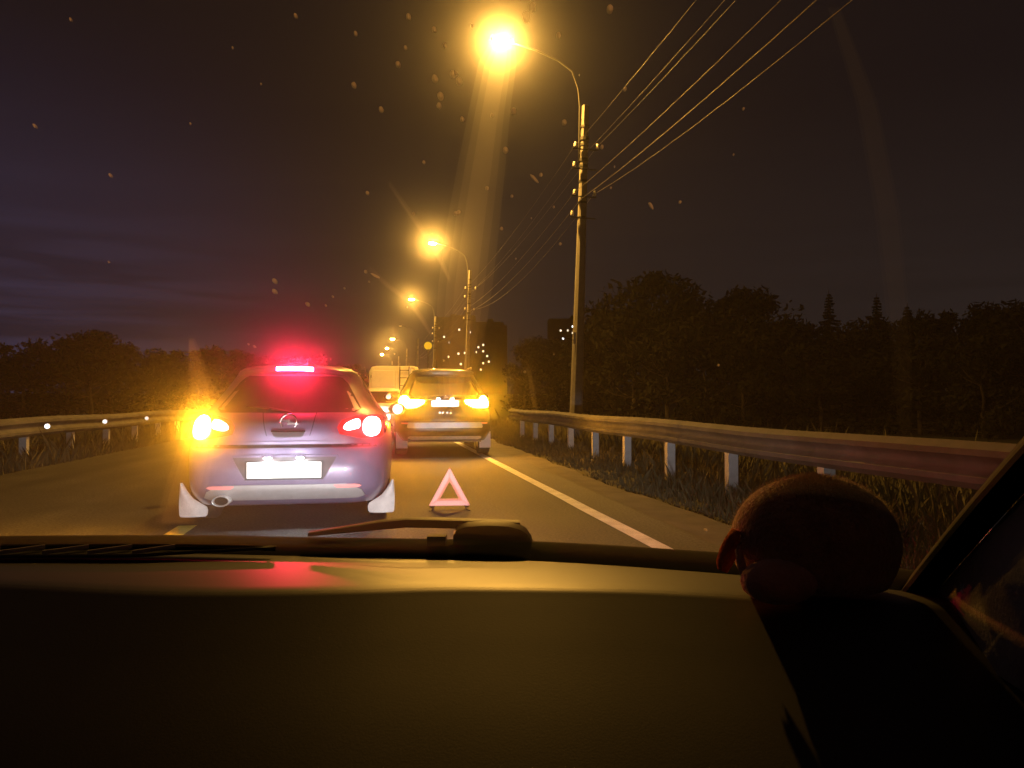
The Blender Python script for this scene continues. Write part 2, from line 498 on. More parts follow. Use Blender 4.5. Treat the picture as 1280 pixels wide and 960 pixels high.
# ------------------------------------------------------------------ poles with street lamps, and wires
LEAN = R(1.9)
POLE_Y = [-8, 24, 56, 88, 120, 152, 184, 216]
POLE_X = 6.12
LIT = {24: 'near', 56: 'n', 88: 'n', 152: 'f', 184: 'f', 216: 'f'}
PL = {
    -8: 'concrete pole behind the car that carries the wires onward',
    24: 'tall nearest concrete pole behind the right guardrail, its sodium lamp glaring overhead',
    56: 'second nearest concrete pole, its sodium lamp the second largest glare in the sky',
    88: 'third concrete pole from the nearest one, with the third largest lamp glare',
    120: 'thin far concrete pole with its lamp out, beyond the three large lamp glares',
    152: 'far lamp pole whose light is the highest of three small dots above the white van',
    184: 'far lamp pole whose light is the middle of three small dots above the white van',
    216: 'far lamp pole whose light is the lowest of three small dots above the white van'}
def lamp_pole(y):
    g = empty('lamp_pole', (POLE_X + bend(y), y, ground_z(POLE_X + bend(y), y) - 0.1))
    g.rotation_euler = (0, LEAN, 0)
    tag(g, PL[y], 'lamp post', 'concrete poles with street lamps')
    near = y < 60
    H = 11.2
    mb = MB()
    rows = []
    for z, r in ((-1.0, 0.21), (0, 0.20), (3, 0.175), (6, 0.145), (9, 0.118), (H, 0.105)):
        c = r * 0.55
        rows.append([(-r, -c, z), (-c, -r, z), (c, -r, z), (r, -c, z), (r, c, z), (c, r, z), (-c, r, z), (-r, c, z)])
    mb.grid(rows, True)
    mb.f.append(tuple(range(len(mb.v) - 8, len(mb.v))))
    mb.build('shaft', M['concrete'], g)
    # curved bracket and luminaire
    arm = [(-0.15, 0, 9.3), (-0.17, 0, 10.0), (-0.19, 0, 11.2), (-0.26, 0, 11.75), (-0.48, 0, 12.3), (-0.95, 0, 12.6), (-1.7, 0, 12.86), (-2.55, 0, 13.03)]
    MB().tube(arm, 0.03, 8).build('lamp_arm', M['steel_arm'], g, smooth=True)
    for z in (9.4, 10.1):
        MB().lathe([(0.125, -0.05), (0.165, -0.05), (0.165, 0.05), (0.125, 0.05)], 'Z', (0, 0, z), 12).build('clamp', M['band'], g)
    head = MB()
    pr = []
    for t in np.linspace(0, 1, 9):
        w = 0.17 * math.sin(math.pi * min(1, 0.18 + t * 0.72)) ** 0.6
        xx = -2.45 - 0.75 * t
        zz = 13.05 + 0.03 * t
        pr.append([(xx, w * math.cos(a), zz + 0.11 * math.sin(a) * (1 if math.sin(a) > 0 else 0.25)) for a in np.linspace(0, 2 * math.pi, 14, endpoint=False)])
    head.grid(pr, True)
    head.f.append(tuple(range(14))); head.f.append(tuple(range(len(pr) * 14 - 14, len(pr) * 14)))
    hd = head.build('lamp_head', M['steel_arm'], g, smooth=True)
    lens = MB()
    rows = []
    for q in (0, 0.35, 0.65, 0.85, 1.0):
        rows.append([(-2.86 + 0.25 * math.cos(a) * math.cos(q * math.pi / 2) , 0.14 * math.sin(a) * math.cos(q * math.pi / 2), 13.025 - 0.085 * math.sin(q * math.pi / 2)) for a in np.linspace(0, 2 * math.pi, 12, endpoint=False)])
    lens.grid(rows, True)
    lens.build('lamp_lens', M['lamp'] if y in LIT else M['porcelain'], hd, smooth=True)
    if near or y == 88:
        for z in (10.5, 9.9, 9.2, 8.7, 8.0, 7.5):
            MB().lathe([(0.11, -0.035), (0.155, -0.035), (0.155, 0.035), (0.11, 0.035)], 'Z', (0, 0, z), 10).build('steel_band', M['band'], g)
        for (z, xx) in ((9.75, -0.32), (9.1, -0.34), (8.2, -0.3), (7.5, -0.36), (9.75, 0.42), (8.2, 0.36)):
            ins = MB().lathe([(0, 0.11), (0.05, 0.10), (0.035, 0.07), (0.06, 0.05), (0.04, 0.02), (0.06, -0.01), (0.05, -0.05), (0, -0.05)], 'Z', (xx, -0.12, z + 0.08), 10)
            ins.build('insulator', M['porcelain'], g, smooth=True)
        for z in (9.72, 9.07, 8.17, 7.47):
            MB().box((0, -0.13, z), (0.85, 0.035, 0.035)).build('crossarm', M['band'], g)
        MB().box((-0.15, -0.14, 3.55), (0.11, 0.02, 0.38)).build('number_board', M['porcelain'], g)
    return g
for y in POLE_Y: lamp_pole(y)

def wire(name, dx, z, sag, r, label):
    pts = []
    for a, b in zip(POLE_Y[:4], POLE_Y[1:5]):
        for i in range(17 if b < 60 else 10):
            n = 16 if b < 60 else 9
            t = i / n
            if i == 0 and pts: continue
            y = a + (b - a) * t
            x0, x1 = POLE_X + bend(a), POLE_X + bend(b)
            gz = lambda q: ground_z(POLE_X + bend(q), q) - 0.1
            zz = z + gz(a) + (gz(b) - gz(a)) * t - sag * 4 * t * (1 - t)
            pts.append((x0 + (x1 - x0) * t + dx + z * math.tan(LEAN), y, zz))
    o = MB().tube(pts, r, 6).build(name, M['wire'], None, smooth=True)
    tag(o, label, 'wire', 'overhead wires between the poles')
wire('overhead_wire', -0.32, 9.85, 0.35, 0.005, 'upper left wire of the poles, high and faint against the sky')
wire('overhead_wire', 0.42, 9.85, 0.4, 0.005, 'upper right wire of the poles, high and faint against the sky')
wire('overhead_wire', -0.34, 9.20, 0.4, 0.004, 'faint wire between the high pair and the bright bundle')
wire('overhead_wire', -0.30, 8.30, 0.5, 0.008, 'topmost wire of the bright lower bundle, catching the lamp light')
wire('overhead_wire', -0.05, 8.12, 0.6, 0.010, 'thick twisted middle wire of the bright lower bundle')
wire('overhead_wire', 0.36, 8.28, 0.85, 0.007, 'lowest wire of the lower bundle, nearest the trees')

# ------------------------------------------------------------------ round amber light down the road
g = empty('signal_light', (3.95, 72, 0))
tag(g, 'small round amber light on a slim post beyond the dark off-roader', 'signal light')
MB().tube([(0, 0, -0.3), (0, 0, 6.3)], 0.06, 8).build('post', M['steel_arm'], g)
MB().lathe([(0, 0.0), (0.42, 0.0), (0.45, 0.05), (0.45, 0.2), (0, 0.22)], 'Y', (0, 0, 6.15), 18).build('housing', M['band'], g)
MB().lathe([(0, -0.11), (0.18, -0.10), (0.30, -0.06), (0.37, -0.01), (0.37, 0.01)], 'Y', (0, 0, 6.15), 18).build('lens', M['amber_dim'], g, smooth=True)

# ------------------------------------------------------------------ trees
def leafy_meshes(seed, h, spread, n_leaf, leaf, base):
    rnd = random.Random(seed)
    tr = MB()
    top = h * 0.8
    pts = [(0, 0, -0.6)]
    x = y = 0
    for i in range(1, 7):
        x += rnd.uniform(-.16, .16); y += rnd.uniform(-.16, .16)
        pts.append((x, y, top * i / 6))
    tr.tube(pts, [0.024 * h * (1 - 0.88 * i / 6) for i in range(7)], 7)
    clumps = []
    for k in range(16):
        a = rnd.uniform(0, 6.28); t = rnd.uniform(base, 0.95)
        prof = math.sin(math.pi * (0.12 + 0.86 * (t - base) / (1 - base))) ** 0.7
        rr = spread * prof * rnd.uniform(0.45, 1.05)
        p = Vector((rr * math.cos(a), rr * math.sin(a), h * t))
        q = Vector(pts[max(1, min(6, int(t * 6)))]); q.z = min(q.z, h * t * 0.72)
        mid = (p + q) / 2 + Vector((0, 0, -0.1 * rr))
        tr.tube([q, mid, p], [0.007 * h, 0.0045 * h, 0.0015 * h], 5)
        clumps.append((p, rnd.uniform(0.11, 0.22) * h))
    for k in range(9):
        clumps.append((Vector((rnd.uniform(-.35, .35) * spread, rnd.uniform(-.35, .35) * spread, h * rnd.uniform(base + .12, 0.99))), rnd.uniform(.08, .16) * h))
    cr_ = MB()
    for _ in range(n_leaf):
        c, r_ = rnd.choice(clumps)
        d = Vector((rnd.gauss(0, 1), rnd.gauss(0, 1), rnd.gauss(0, 0.8)))
        d = d.normalized() * r_ * (rnd.random() ** 0.45)
        p = c + d
        a, b = Vector((rnd.gauss(0, 1), rnd.gauss(0, 1), rnd.gauss(0, 1))).normalized(), Vector((rnd.gauss(0, 1), rnd.gauss(0, 1), rnd.gauss(0, 1))).normalized()
        s = leaf * rnd.uniform(0.5, 1.3)
        cr_.add([p - a * s, p + b * s * 0.5, p + a * s, p - b * s * 0.5], [(0, 1, 2, 3)])
    return tr.mesh('trunk', True), cr_.mesh('crown', False, False)
def spruce_meshes(seed, h, spread, tiers):
    rnd = random.Random(seed)
    tr = MB().tube([(0, 0, -0.6), (0.03, 0.02, h * 0.5), (0, 0, h)], [0.02 * h, 0.012 * h, 0.002 * h], 7)
    cr_ = MB()
    for i in range(tiers):
        t = i / tiers
        z0 = h * (0.07 + 0.92 * t)
        L = spread * (1 - t) ** 0.85 * rnd.uniform(0.6, 1.2) + 0.10
        nb = rnd.randint(5, 8)
        a0 = rnd.uniform(0, 6)
        for k in range(nb):
            a = a0 + 6.283 * k / nb + rnd.uniform(-.25, .25)
            l2 = L * rnd.uniform(0.7, 1.15)
            z = z0 + rnd.uniform(-.22, .22) * (1 - t)
            d = Vector((math.cos(a), math.sin(a), 0)); sd = Vector((-d.y, d.x, 0))
            for q in range(7):
                f = (q + 0.6) / 7
                c = Vector((0, 0, z)) + d * l2 * f + Vector((0, 0, -0.34 * l2 * f + 0.12 * l2 * f * f))
                w = l2 * 0.23 * (1.15 - f) + 0.05
                for sgn in (-1, 1):
                    e = c + sd * sgn * w * rnd.uniform(.7, 1.3) + d * l2 * 0.13 + Vector((0, 0, -0.28 * w - rnd.uniform(0, .18)))
                    cr_.add([c, c + d * l2 * 0.17, e, c - Vector((0, 0, 0.13))], [(0, 1, 2), (0, 2, 3)])
    return tr.mesh('trunk', True), cr_.mesh('crown', False, False)
KINDS = [leafy_meshes(1, 9.5, 3.6, 4200, 0.26, 0.18), leafy_meshes(2, 8.2, 2.9, 3600, 0.24, 0.12), leafy_meshes(3, 7.0, 3.1, 3300, 0.24, 0.05),
         spruce_meshes(4, 10.5, 2.1, 44), spruce_meshes(5, 9.0, 2.5, 40)]
for i, (a, b) in enumerate(KINDS):
    a.materials.append(M['bark']); b.materials.append(M['leaf'] if i < 3 else M['needle'])
def tree(kind, x, y, s, rz, label, group, sx=1.0):
    g = empty('leafy_tree' if kind < 3 else 'spruce_tree', (x, y, ground_z(x, y) - 0.1), rz)
    g.scale = (s * sx, s * sx, s)
    tag(g, label, 'tree', group)
    for nm, me in zip(('trunk', 'crown'), KINDS[kind]):
        o = bpy.data.objects.new(nm, me); COL.objects.link(o); o.parent = g
    return g
GR = 'dark trees beyond the right guardrail'
def polar(px_, d):                       # bearing read off the photograph, distance along it
    a = math.atan((px_ - 640) / 950) + R(YAW)
    return d * math.sin(a), d * math.cos(a)
def place(kind, px_, d, top_py, label, group, sx=1.0, rnd=random.Random(5)):
    d *= 1.45 if px_ > 500 else 1.15
    x, y = polar(px_, d)
    depth = d * math.cos(math.atan((px_ - 640) / 950))
    hgt = 1.1 + depth * (499 - top_py) / 950 - ground_z(x, y) + 0.1
    base = (9.5, 8.2, 7.0, 10.5, 9.0)[kind]
    tree(kind, x, y, hgt / base / (1.04 if kind < 3 else 1.0), rnd.uniform(0, 6.28), label, group, sx)
for k, px_, d, top, lab in (
    (0, 812, 48, 338, 'tallest broad leafy tree just right of the nearest pole'),
    (1, 865, 46, 352, 'broad leafy tree right of the tallest one behind the guardrail'),
    (0, 930, 47, 356, 'rounded leafy tree ending the high clump beyond the guardrail'),
    (3, 1037, 50, 362, 'dark spruce with a thin spire standing alone between leafy trees'),
    (3, 1097, 52, 366, 'second thin spruce spire, right of the lone spruce'),
    (4, 1135, 48, 378, 'third spruce, broader and lower, right of the two thin spires')):
    place(k, px_, d, top, lab, GR)
rt = random.Random(11)
for px_, d, top, k in ((765, 60, 378, 1), (790, 42, 392, 2), (885, 40, 395, 2), (905, 55, 372, 0), (960, 44, 402, 2), (985, 52, 405, 1), (1010, 47, 410, 2), (1062, 44, 402, 1), (1085, 41, 415, 2), (1118, 43, 400, 2),
                       (1160, 45, 392, 1), (1185, 42, 388, 0), (1215, 46, 384, 1), (1245, 40, 385, 0), (1275, 43, 378, 1), (1305, 38, 372, 0), (1345, 40, 375, 1), (835, 36, 408, 2), (1025, 37, 428, 2), (1150, 36, 420, 2), (1230, 34, 420, 2), (930, 36, 420, 2), (745, 70, 396, 1), (728, 85, 408, 2), (700, 95, 420, 1), (672, 110, 428, 2), (655, 90, 440, 2)):
    LB = ('dark leafy tree low behind the right guardrail between the off-roader and the nearest pole' if px_ < 735 else
          'dark leafy tree of the high clump just right of the nearest pole' if px_ < 955 else
          'dark leafy tree in the ragged stretch around the thin spruce spires' if px_ < 1140 else
          'dark leafy tree of the right end of the treeline, toward the windscreen pillar')
    place(k, px_, d, top + rt.uniform(-4, 4), LB, GR, rt.uniform(0.9, 1.25))
for px_, d, top, k in ((-40, 70, 440, 1), (-5, 75, 432, 0), (28, 72, 440, 2), (55, 78, 428, 1), (85, 74, 418, 0), (112, 70, 414, 0), (138, 76, 420, 1), (165, 80, 430, 2), (192, 78, 436, 1), (220, 84, 440, 0), (248, 86, 442, 2), (275, 92, 436, 1), (300, 96, 438, 0), (330, 100, 442, 1), (362, 104, 446, 0), (392, 112, 448, 2), (420, 120, 452, 1), (445, 140, 458, 0)):
    LL = ('dark tree at the left end of the treeline beyond the left guardrail' if px_ < 70 else
          'dark tree of the higher middle of the treeline beyond the left guardrail' if px_ < 200 else
          'dark tree of the low far treeline behind the hatchback')
    place(k, px_, d, top + rt.uniform(-4, 4), LL, 'dark trees beyond the left guardrail', rt.uniform(1.1, 1.5))

# ------------------------------------------------------------------ far blocks of flats with lit windows
def block(px_, d, w, top_py, lit, label):
    x, y = polar(px_, d)
    depth = d * math.cos(math.atan((px_ - 640) / 950))
    gz = ground_z(x, y) - 1
    H = 1.1 + depth * (499 - top_py) / 950 - gz
    g = empty('apartment_block', (x, y, gz), -math.atan2(x, y))
    tag(g, label, 'apartment block', 'far blocks of flats with lit windows')
    MB().box((0, 7, H / 2), (w, 14, H)).build('wall', M['block'], g)
    MB().box((0, 7, H + 0.5), (w * 0.94, 13, 1.0)).build('roof', M['block'], g)
    MB().box((w * 0.2, 7, H + 2.0), (3.2, 3.2, 2.2)).build('stair_tower', M['block'], g)
    pane = MB().box((0, -0.06, 0), (0.9, 0.06, 1.0)).mesh('window'); pane.materials.append(M['win_on'])
    pane2 = MB().box((0, -0.06, 0), (0.9, 0.06, 1.0)).mesh('window'); pane2.materials.append(M['win_white'])
    fr = MB()
    for sx, sz, dx, dz in ((0, .56, 1.15, .12), (0, -.56, 1.15, .12), (.52, 0, .12, 1.0), (-.52, 0, .12, 1.0)):
        fr.box((sx, -0.09, sz), (dx, 0.1, dz))
    fr = fr.mesh('frame'); fr.materials.append(M['winframe'])
    for (wx, wpy, c) in lit:
        o = bpy.data.objects.new('window', pane2 if c else pane); COL.objects.link(o); o.parent = g
        o.location = ((wx - px_) / 950 * depth, 0, 1.1 + depth * (499 - wpy) / 950 - gz)
        f = bpy.data.objects.new('frame', fr); COL.objects.link(f); f.parent = o
block(560, 430, 16, 398, [(555, 421, 0), (562, 428, 1), (566, 438, 0), (561, 446, 0), (568, 449, 0)], 'far block of flats left of the second pole with a white lit window')
block(578, 400, 14, 396, [(587, 415, 1), (586, 422, 1), (574, 412, 0), (581, 441, 0), (573, 442, 0), (576, 455, 0)], 'far block of flats behind the second pole with two white windows')
block(603, 420, 22, 404, [(598, 434, 0), (604, 431, 0), (604, 439, 0), (592, 448, 0), (609, 445, 0), (611, 452, 0), (604, 454, 0), (601, 462, 0), (595, 440, 0)], 'far block of flats with scattered yellow windows above the off-roader')
block(621, 440, 12, 408, [(614, 436, 0), (624, 430, 0), (618, 424, 0), (616, 446, 0)], 'narrow far block of flats right of the scattered yellow windows')
block(707, 420, 20, 400, [(701, 413, 0), (716, 408, 1), (716, 416, 0), (704, 423, 1), (710, 413, 0)], 'far block of flats with four lit windows beside the nearest pole')

# ------------------------------------------------------------------ vehicles
def smooth_interp(xs, ys):
    """monotone cubic through the stations"""
    xs, ys = np.array(xs, float), np.array(ys, float)
    h = np.diff(xs); d = np.diff(ys) / h
    m = np.zeros_like(ys); m[0], m[-1] = d[0], d[-1]
    for i in range(1, len(xs) - 1):
        m[i] = 0 if d[i - 1] * d[i] <= 0 else 2 * d[i - 1] * d[i] / (d[i - 1] + d[i])
    def f(x):
        x = min(max(x, xs[0]), xs[-1])
        i = min(int(np.searchsorted(xs, x, 'right')) - 1, len(xs) - 2)
        t = (x - xs[i]) / h[i]
        return float((2 * t**3 - 3 * t**2 + 1) * ys[i] + (t**3 - 2 * t**2 + t) * h[i] * m[i] + (-2 * t**3 + 3 * t**2) * ys[i + 1] + (t**3 - t**2) * h[i] * m[i + 1])
    return f

class Body:
    """a car body as stacked plan outlines: half width w, rear y, front y and squareness n at each height"""
    def __init__(s, st):
        zs = [a[0] for a in st]
        s.z0, s.z1 = zs[0], zs[-1]
        s.w, s.r, s.fr, s.n = (smooth_interp(zs, [a[i] for a in st]) for i in (1, 2, 3, 4))
    def _q(s, z):
        r, f = s.r(z), s.fr(z)
        return s.w(z), (r + f) / 2, (f - r) / 2, s.n(z)
    def rear(s, x, z):
        w, yc, L, n = s._q(z)
        return yc - L * max(0.0, 1 - min(1, abs(x) / w) ** n) ** (1 / n)
    def front(s, x, z):
        w, yc, L, n = s._q(z)
        return yc + L * max(0.0, 1 - min(1, abs(x) / w) ** n) ** (1 / n)
    def side(s, y, z):
        w, yc, L, n = s._q(z)
        return w * max(0.0, 1 - min(1, abs(y - yc) / L) ** n) ** (1 / n)
    def build(s, name, m, parent, wheels, wr):
        mb = MB()
        rows = []
        K = 84
        for i in range(61):
            z = s.z0 + (s.z1 - s.z0) * i / 60
            w, yc, L, n = s._q(z)
            ring = []
            for k in range(K):
                a = 2 * math.pi * k / K
                # squeeze the parameter so the corners get their share of points
                c, sn = math.cos(a), math.sin(a)
                ring.append((w * math.copysign(abs(c) ** (2 / n), c), yc + L * math.copysign(abs(sn) ** (2 / n), sn), z))
            rows.append(ring)
        mb.grid(rows, True)
        mb.f.append(tuple(range(K))); mb.f.append(tuple(range(60 * K, 61 * K)))
        o = mb.build(name, m, parent, smooth='auto')
        cut = MB()
        for y in wheels:
            cut.lathe([(0.0, -1.2), (wr + 0.045, -1.2), (wr + 0.045, 1.2), (0.0, 1.2)], 'X', (0, y, wr + 0.01), 28)
        c = cut.build('cutter', m)
        md = o.modifiers.new('arch', 'BOOLEAN'); md.operation = 'DIFFERENCE'; md.object = c; md.solver = 'EXACT'
        dg = bpy.context.evaluated_depsgraph_get()
        me = bpy.data.meshes.new_from_object(o.evaluated_get(dg))
        o.modifiers.clear()
        if len(me.polygons) > 500:
            o.data = me
        bpy.data.objects.remove(c)
        try: o.data.set_sharp_from_angle(angle=R(38))
        except Exception: pass
        return o

def rows_patch(surf, rows, off, skirt=0.03, nx=14, nz=4, sign=-1):
    """a raised piece on the rear (sign -1) or front face: rows of (z, x0, x1)"""
    rows = sorted(rows)
    fine = []
    for (z0, a0, b0), (z1, a1, b1) in zip(rows, rows[1:]):
        for k in range(nz):
            t = k / nz
            fine.append((z0 + (z1 - z0) * t, a0 + (a1 - a0) * t, b0 + (b1 - b0) * t))
    fine.append(rows[-1])
    mb = MB()
    g = []
    for z, a, b in fine:
        g.append([(a + (b - a) * i / nx, surf(a + (b - a) * i / nx, z) + sign * off, z) for i in range(nx + 1)])
    mb.grid(g)
    loop = [r[0] for r in g] + g[-1][1:] + [r[-1] for r in reversed(g[:-1])] + list(reversed(g[0][1:-1]))
    back = [(x, y - sign * (off + skirt), z) for x, y, z in loop]
    mb.grid([loop, back], True)
    return mb
def ell_rows(cx, cz, rx, rz, n=9, skew=0.0, p=2.0):
    out = []
    for i in range(n):
        t = -1 + 2 * i / (n - 1)
        t = math.sin(t * math.pi / 2)
        h = rx * max(0.0004, 1 - abs(t) ** p) ** (1 / p)
        out.append((cz + rz * t, cx - h + skew * t * rz, cx + h + skew * t * rz))
    return out
def side_patch(body, rows, off, sgn, skirt=0.02, ny=12, nz=4):
    """a raised piece on a flank: rows of (z, y0, y1)"""
    rows = sorted(rows)
    g = []
    for (z0, a0, b0), (z1, a1, b1) in zip(rows, rows[1:]):
        for k in range(nz):
            t = k / nz
            g.append((z0 + (z1 - z0) * t, a0 + (a1 - a0) * t, b0 + (b1 - b0) * t))
    g.append(rows[-1])
    g = [[(sgn * (body.side(a + (b - a) * i / ny, z) + off), a + (b - a) * i / ny, z) for i in range(ny + 1)] for z, a, b in g]
    mb = MB()
    mb.grid(g)
    loop = [r[0] for r in g] + g[-1][1:] + [r[-1] for r in reversed(g[:-1])] + list(reversed(g[0][1:-1]))
    mb.grid([loop, [(x - sgn * (off + skirt), y, z) for x, y, z in loop]], True)
    return mb
def wheels(parent, xs, ys, r, w=0.21):
    ty = MB().lathe([(r * 0.64, -w / 2 + .01), (r * 0.8, -w / 2), (r * 0.95, -w / 2 + 0.012), (r, -w / 2 + 0.04), (r, w / 2 - 0.04), (r * 0.95, w / 2 - 0.012), (r * 0.8, w / 2), (r * 0.64, w / 2 - .01)], 'X', seg=32).mesh('tyre', True)
    ty.materials.append(M['rubber'])
    rm = MB().lathe([(r * 0.66, -w / 2 + .02), (r * 0.6, -w / 2 + .03), (r * 0.58, w / 2 - .05), (r * 0.66, w / 2 - .015)], 'X', seg=28)
    for k in range(5):
        a = 2 * math.pi * k / 5
        for sx in (-1, 1):
            rm.box((sx * (w / 2 - 0.035), r * 0.33 * math.cos(a), r * 0.33 * math.sin(a)), (0.03, r * 0.58, 0.07), rx=a)
    rm.lathe([(0, -w / 2 + .015), (0.075, -w / 2 + .02), (0.08, w / 2 - .02), (0, w / 2 - .015)], 'X', seg=14)
    rm = rm.mesh('rim'); rm.materials.append(M['rim'])
    for y in ys:
        for sx in (-1, 1):
            t = bpy.data.objects.new('wheel', ty); COL.objects.link(t); t.parent = parent; t.location = (sx * xs, y, r)
            q = bpy.data.objects.new('rim', rm); COL.objects.link(q); q.parent = t
def mirror(parent, x, y, z, m):
    for s in (-1, 1):
        mb = MB()
        rows = []
        for t in np.linspace(-1, 1, 7):
            k = math.sqrt(max(0.02, 1 - t * t))
            rows.append([(s * (x + 0.11 * t), y + 0.07 * k * math.cos(a) * (1 if math.cos(a) > 0 else 0.5), z + 0.075 * k * math.sin(a)) for a in np.linspace(0, 2 * math.pi, 12, endpoint=False)])
        mb.grid(rows, True)
        mb.f.append(tuple(range(12))); mb.f.append(tuple(range(72, 84)))
        mb.box((s * (x - 0.12), y + 0.02, z - 0.05), (0.12, 0.05, 0.03))
        h = mb.build('mirror', m, parent, smooth='auto')
        MB().lathe([(0, 0), (0.06, 0), (0.06, 0.006), (0, 0.006)], 'Y', (s * x, y - 0.04, z), 14).build('mirror_glass', M['chrome'], h)
def number_plate(parent, z, y, m_frame, lamps=True, w=0.52, h=0.112, lamp_dy=0.05, rear=None):
    p = bevel(MB().box((0, y, z), (w, 0.008, h)).build('number_plate', M['plate'], parent), 0.003)
    fr = MB()
    for c, d in (((0, z + h / 2 + .008), (w + .03, .012)), ((0, z - h / 2 - .008), (w + .03, .012)), ((w / 2 + .008, z), (.012, h + .004)), ((-w / 2 - .008, z), (.012, h + .004))):
        fr.box((c[0], y + 0.002, c[1]), (d[0], 0.016, d[1]))
    fr.build('plate_frame', m_frame, p)
    if lamps:
        for s in (-1, 1):
            MB().box((s * 0.13, y - lamp_dy, z + h / 2 + 0.038), (0.05, 0.02, 0.006)).build('added_plate_lamp', M['added_plate_lamp'], p)  # added to whiten the plate as retroreflected headlight would
            MB().box((s * 0.13, y + 0.006, z + h / 2 + 0.038), (0.07, 0.05, 0.012)).build('lamp_cover', m_frame, p)

# --- the hatchback in front, braking and signalling left
def hatchback():
    g = empty('hatchback_car', (-0.83, 6.62, 0), R(0.5))
    tag(g, 'violet grey hatchback braking and signalling left, directly ahead on the left of the lane', 'car', 'cars ahead on the road')
    #       z    w     rear  front  n
    st = [(0.20, 0.80, 0.14, 4.22, 7), (0.27, 0.86, 0.05, 4.33, 6.5), (0.36, 0.895, 0.0, 4.38, 6.2), (0.50, 0.905, -0.015, 4.40, 6), (0.62, 0.905, 0.012, 4.38, 6),
          (0.68, 0.905, 0.045, 4.33, 6), (0.72, 0.905, 0.083, 4.28, 6), (0.80, 0.90, 0.086, 4.05, 5.6), (0.90, 0.875, 0.12, 3.45, 5.2), (0.97, 0.835, 0.19, 3.18, 4.8), (1.02, 0.785, 0.27, 3.05, 4.4),
          (1.15, 0.70, 0.46, 2.75, 4.0), (1.27, 0.625, 0.62, 2.45, 3.8), (1.335, 0.575, 0.66, 2.25, 3.8), (1.36, 0.55, 0.62, 2.15, 3.8), (1.40, 0.50, 0.72, 1.95, 3.6), (1.43, 0.36, 0.98, 1.7, 3), (1.44, 0.12, 1.2, 1.45, 2.4)]
    B = Body(st)
    b = B.build('body', M['violet'], g, (0.82, 3.5), 0.325)
    bk = B.rear
    rows_patch(bk, [(0.985, -0.57, 0.57), (1.02, -0.62, 0.62), (1.15, -0.545, 0.545), (1.25, -0.49, 0.49), (1.30, -0.44, 0.44), (1.315, -0.40, 0.40)], 0.004).build('rear_window', M['dusty_tint'], g, smooth='auto')
    for s in (-1, 1):
        side_patch(B, [(1.0, 1.0, 2.9), (1.12, 0.95, 2.65), (1.24, 1.0, 2.35), (1.3, 1.15, 2.15)], 0.003, s).build('side_window', M['tint'], g, smooth='auto')
    rows_patch(B.front, [(1.02, -0.62, 0.62), (1.2, -0.55, 0.55), (1.34, -0.46, 0.46)], 0.004, sign=1).build('windshield', M['tint'], g, smooth='auto')
    # spoiler lip with the high brake lamp in it
    sp = MB()
    rows = []
    for x in np.linspace(-0.56, 0.56, 17):
        k = math.sqrt(max(0, 1 - (x / 0.60) ** 2))
        y = bk(x, 1.345) - 0.15 * k
        zt = 1.405 - 0.055 * (x / 0.56) ** 2
        rows.append([(x, y, zt - 0.045), (x, y - 0.012, zt - 0.045), (x, y - 0.012, zt - 0.008), (x, y + 0.01, zt), (x, y + 0.22, zt + 0.022), (x, y + 0.24, zt - 0.04), (x, y + 0.1, zt - 0.06)])
    sp.grid(rows, True)
    sp.f.append(tuple(range(7))); sp.f.append(tuple(range(16 * 7, 17 * 7)))
    sp = sp.build('spoiler', M['violet'], g, smooth='auto')
    mb = MB()
    rows = []
    for x in np.linspace(-0.135, 0.185, 15):
        y = bk(x, 1.345) - 0.15 * math.sqrt(max(0, 1 - (x / 0.60) ** 2)) - 0.017
        zt = 1.378 - 0.055 * (x / 0.56) ** 2
        rows.append([(x, y + 0.004, zt - 0.016), (x, y, zt), (x, y + 0.004, zt + 0.016)])
    mb.grid(rows)
    mb.build('high_brake_light', M['brake_hi'], sp)
    # tailgate: lamps, badge, handle, seams
    lo = rows_patch(bk, ell_rows(-0.722, 0.862, 0.094, 0.100, p=2.4), 0.02).build('turn_signal', M['amber'], g, smooth='auto')
    tag(lo, label='lit amber left turn signal')
    rows_patch(bk, ell_rows(0.715, 0.862, 0.078, 0.085, p=2.4), 0.02).build('tail_light', M['brake'], g, smooth='auto')
    for s in (-1, 1):
        inner = [(0.835, 0.50, 0.535), (0.85, 0.475, 0.60), (0.87, 0.478, 0.615), (0.895, 0.50, 0.615), (0.918, 0.545, 0.61), (0.928, 0.575, 0.60)]
        rows_patch(bk, [(z, min(s * a, s * c), max(s * a, s * c)) for z, a, c in inner], 0.016, nx=8).build('tail_light', M['brake'] if s > 0 else M['tail'], g, smooth='auto')
        # dark housing round the lamps
        hs = [(0.765, 0.62, 0.80), (0.80, 0.44, 0.84), (0.86, 0.42, 0.85), (0.92, 0.46, 0.84), (0.955, 0.57, 0.80), (0.965, 0.62, 0.76)]
        rows_patch(bk, [(z, min(s * a, s * c), max(s * a, s * c)) for z, a, c in hs], 0.006).build('lamp_housing', M['red_lens'], g, smooth='auto')
    # emblem: a ring with a bolt across it
    cz, cx = 0.905, 0.015
    ye = bk(0, cz) - 0.012
    ring = MB()
    rr = []
    for k in range(28):
        a = 2 * math.pi * k / 28
        rr.append([(cx + (0.066 + 0.009 * math.cos(q)) * math.cos(a), ye + 0.009 * math.sin(q), cz + (0.066 + 0.009 * math.cos(q)) * math.sin(a)) for q in np.linspace(0, 2 * math.pi, 8, endpoint=False)])
    rr.append(rr[0])
    ring.grid(rr, True)
    e = ring.build('emblem', M['chrome'], g, smooth=True)
    bolt = [(-0.085, 0.012), (-0.085, 0.022), (0.012, 0.022), (0.006, 0.0), (0.085, -0.012), (0.085, -0.022), (-0.012, -0.022), (-0.006, 0.0)]
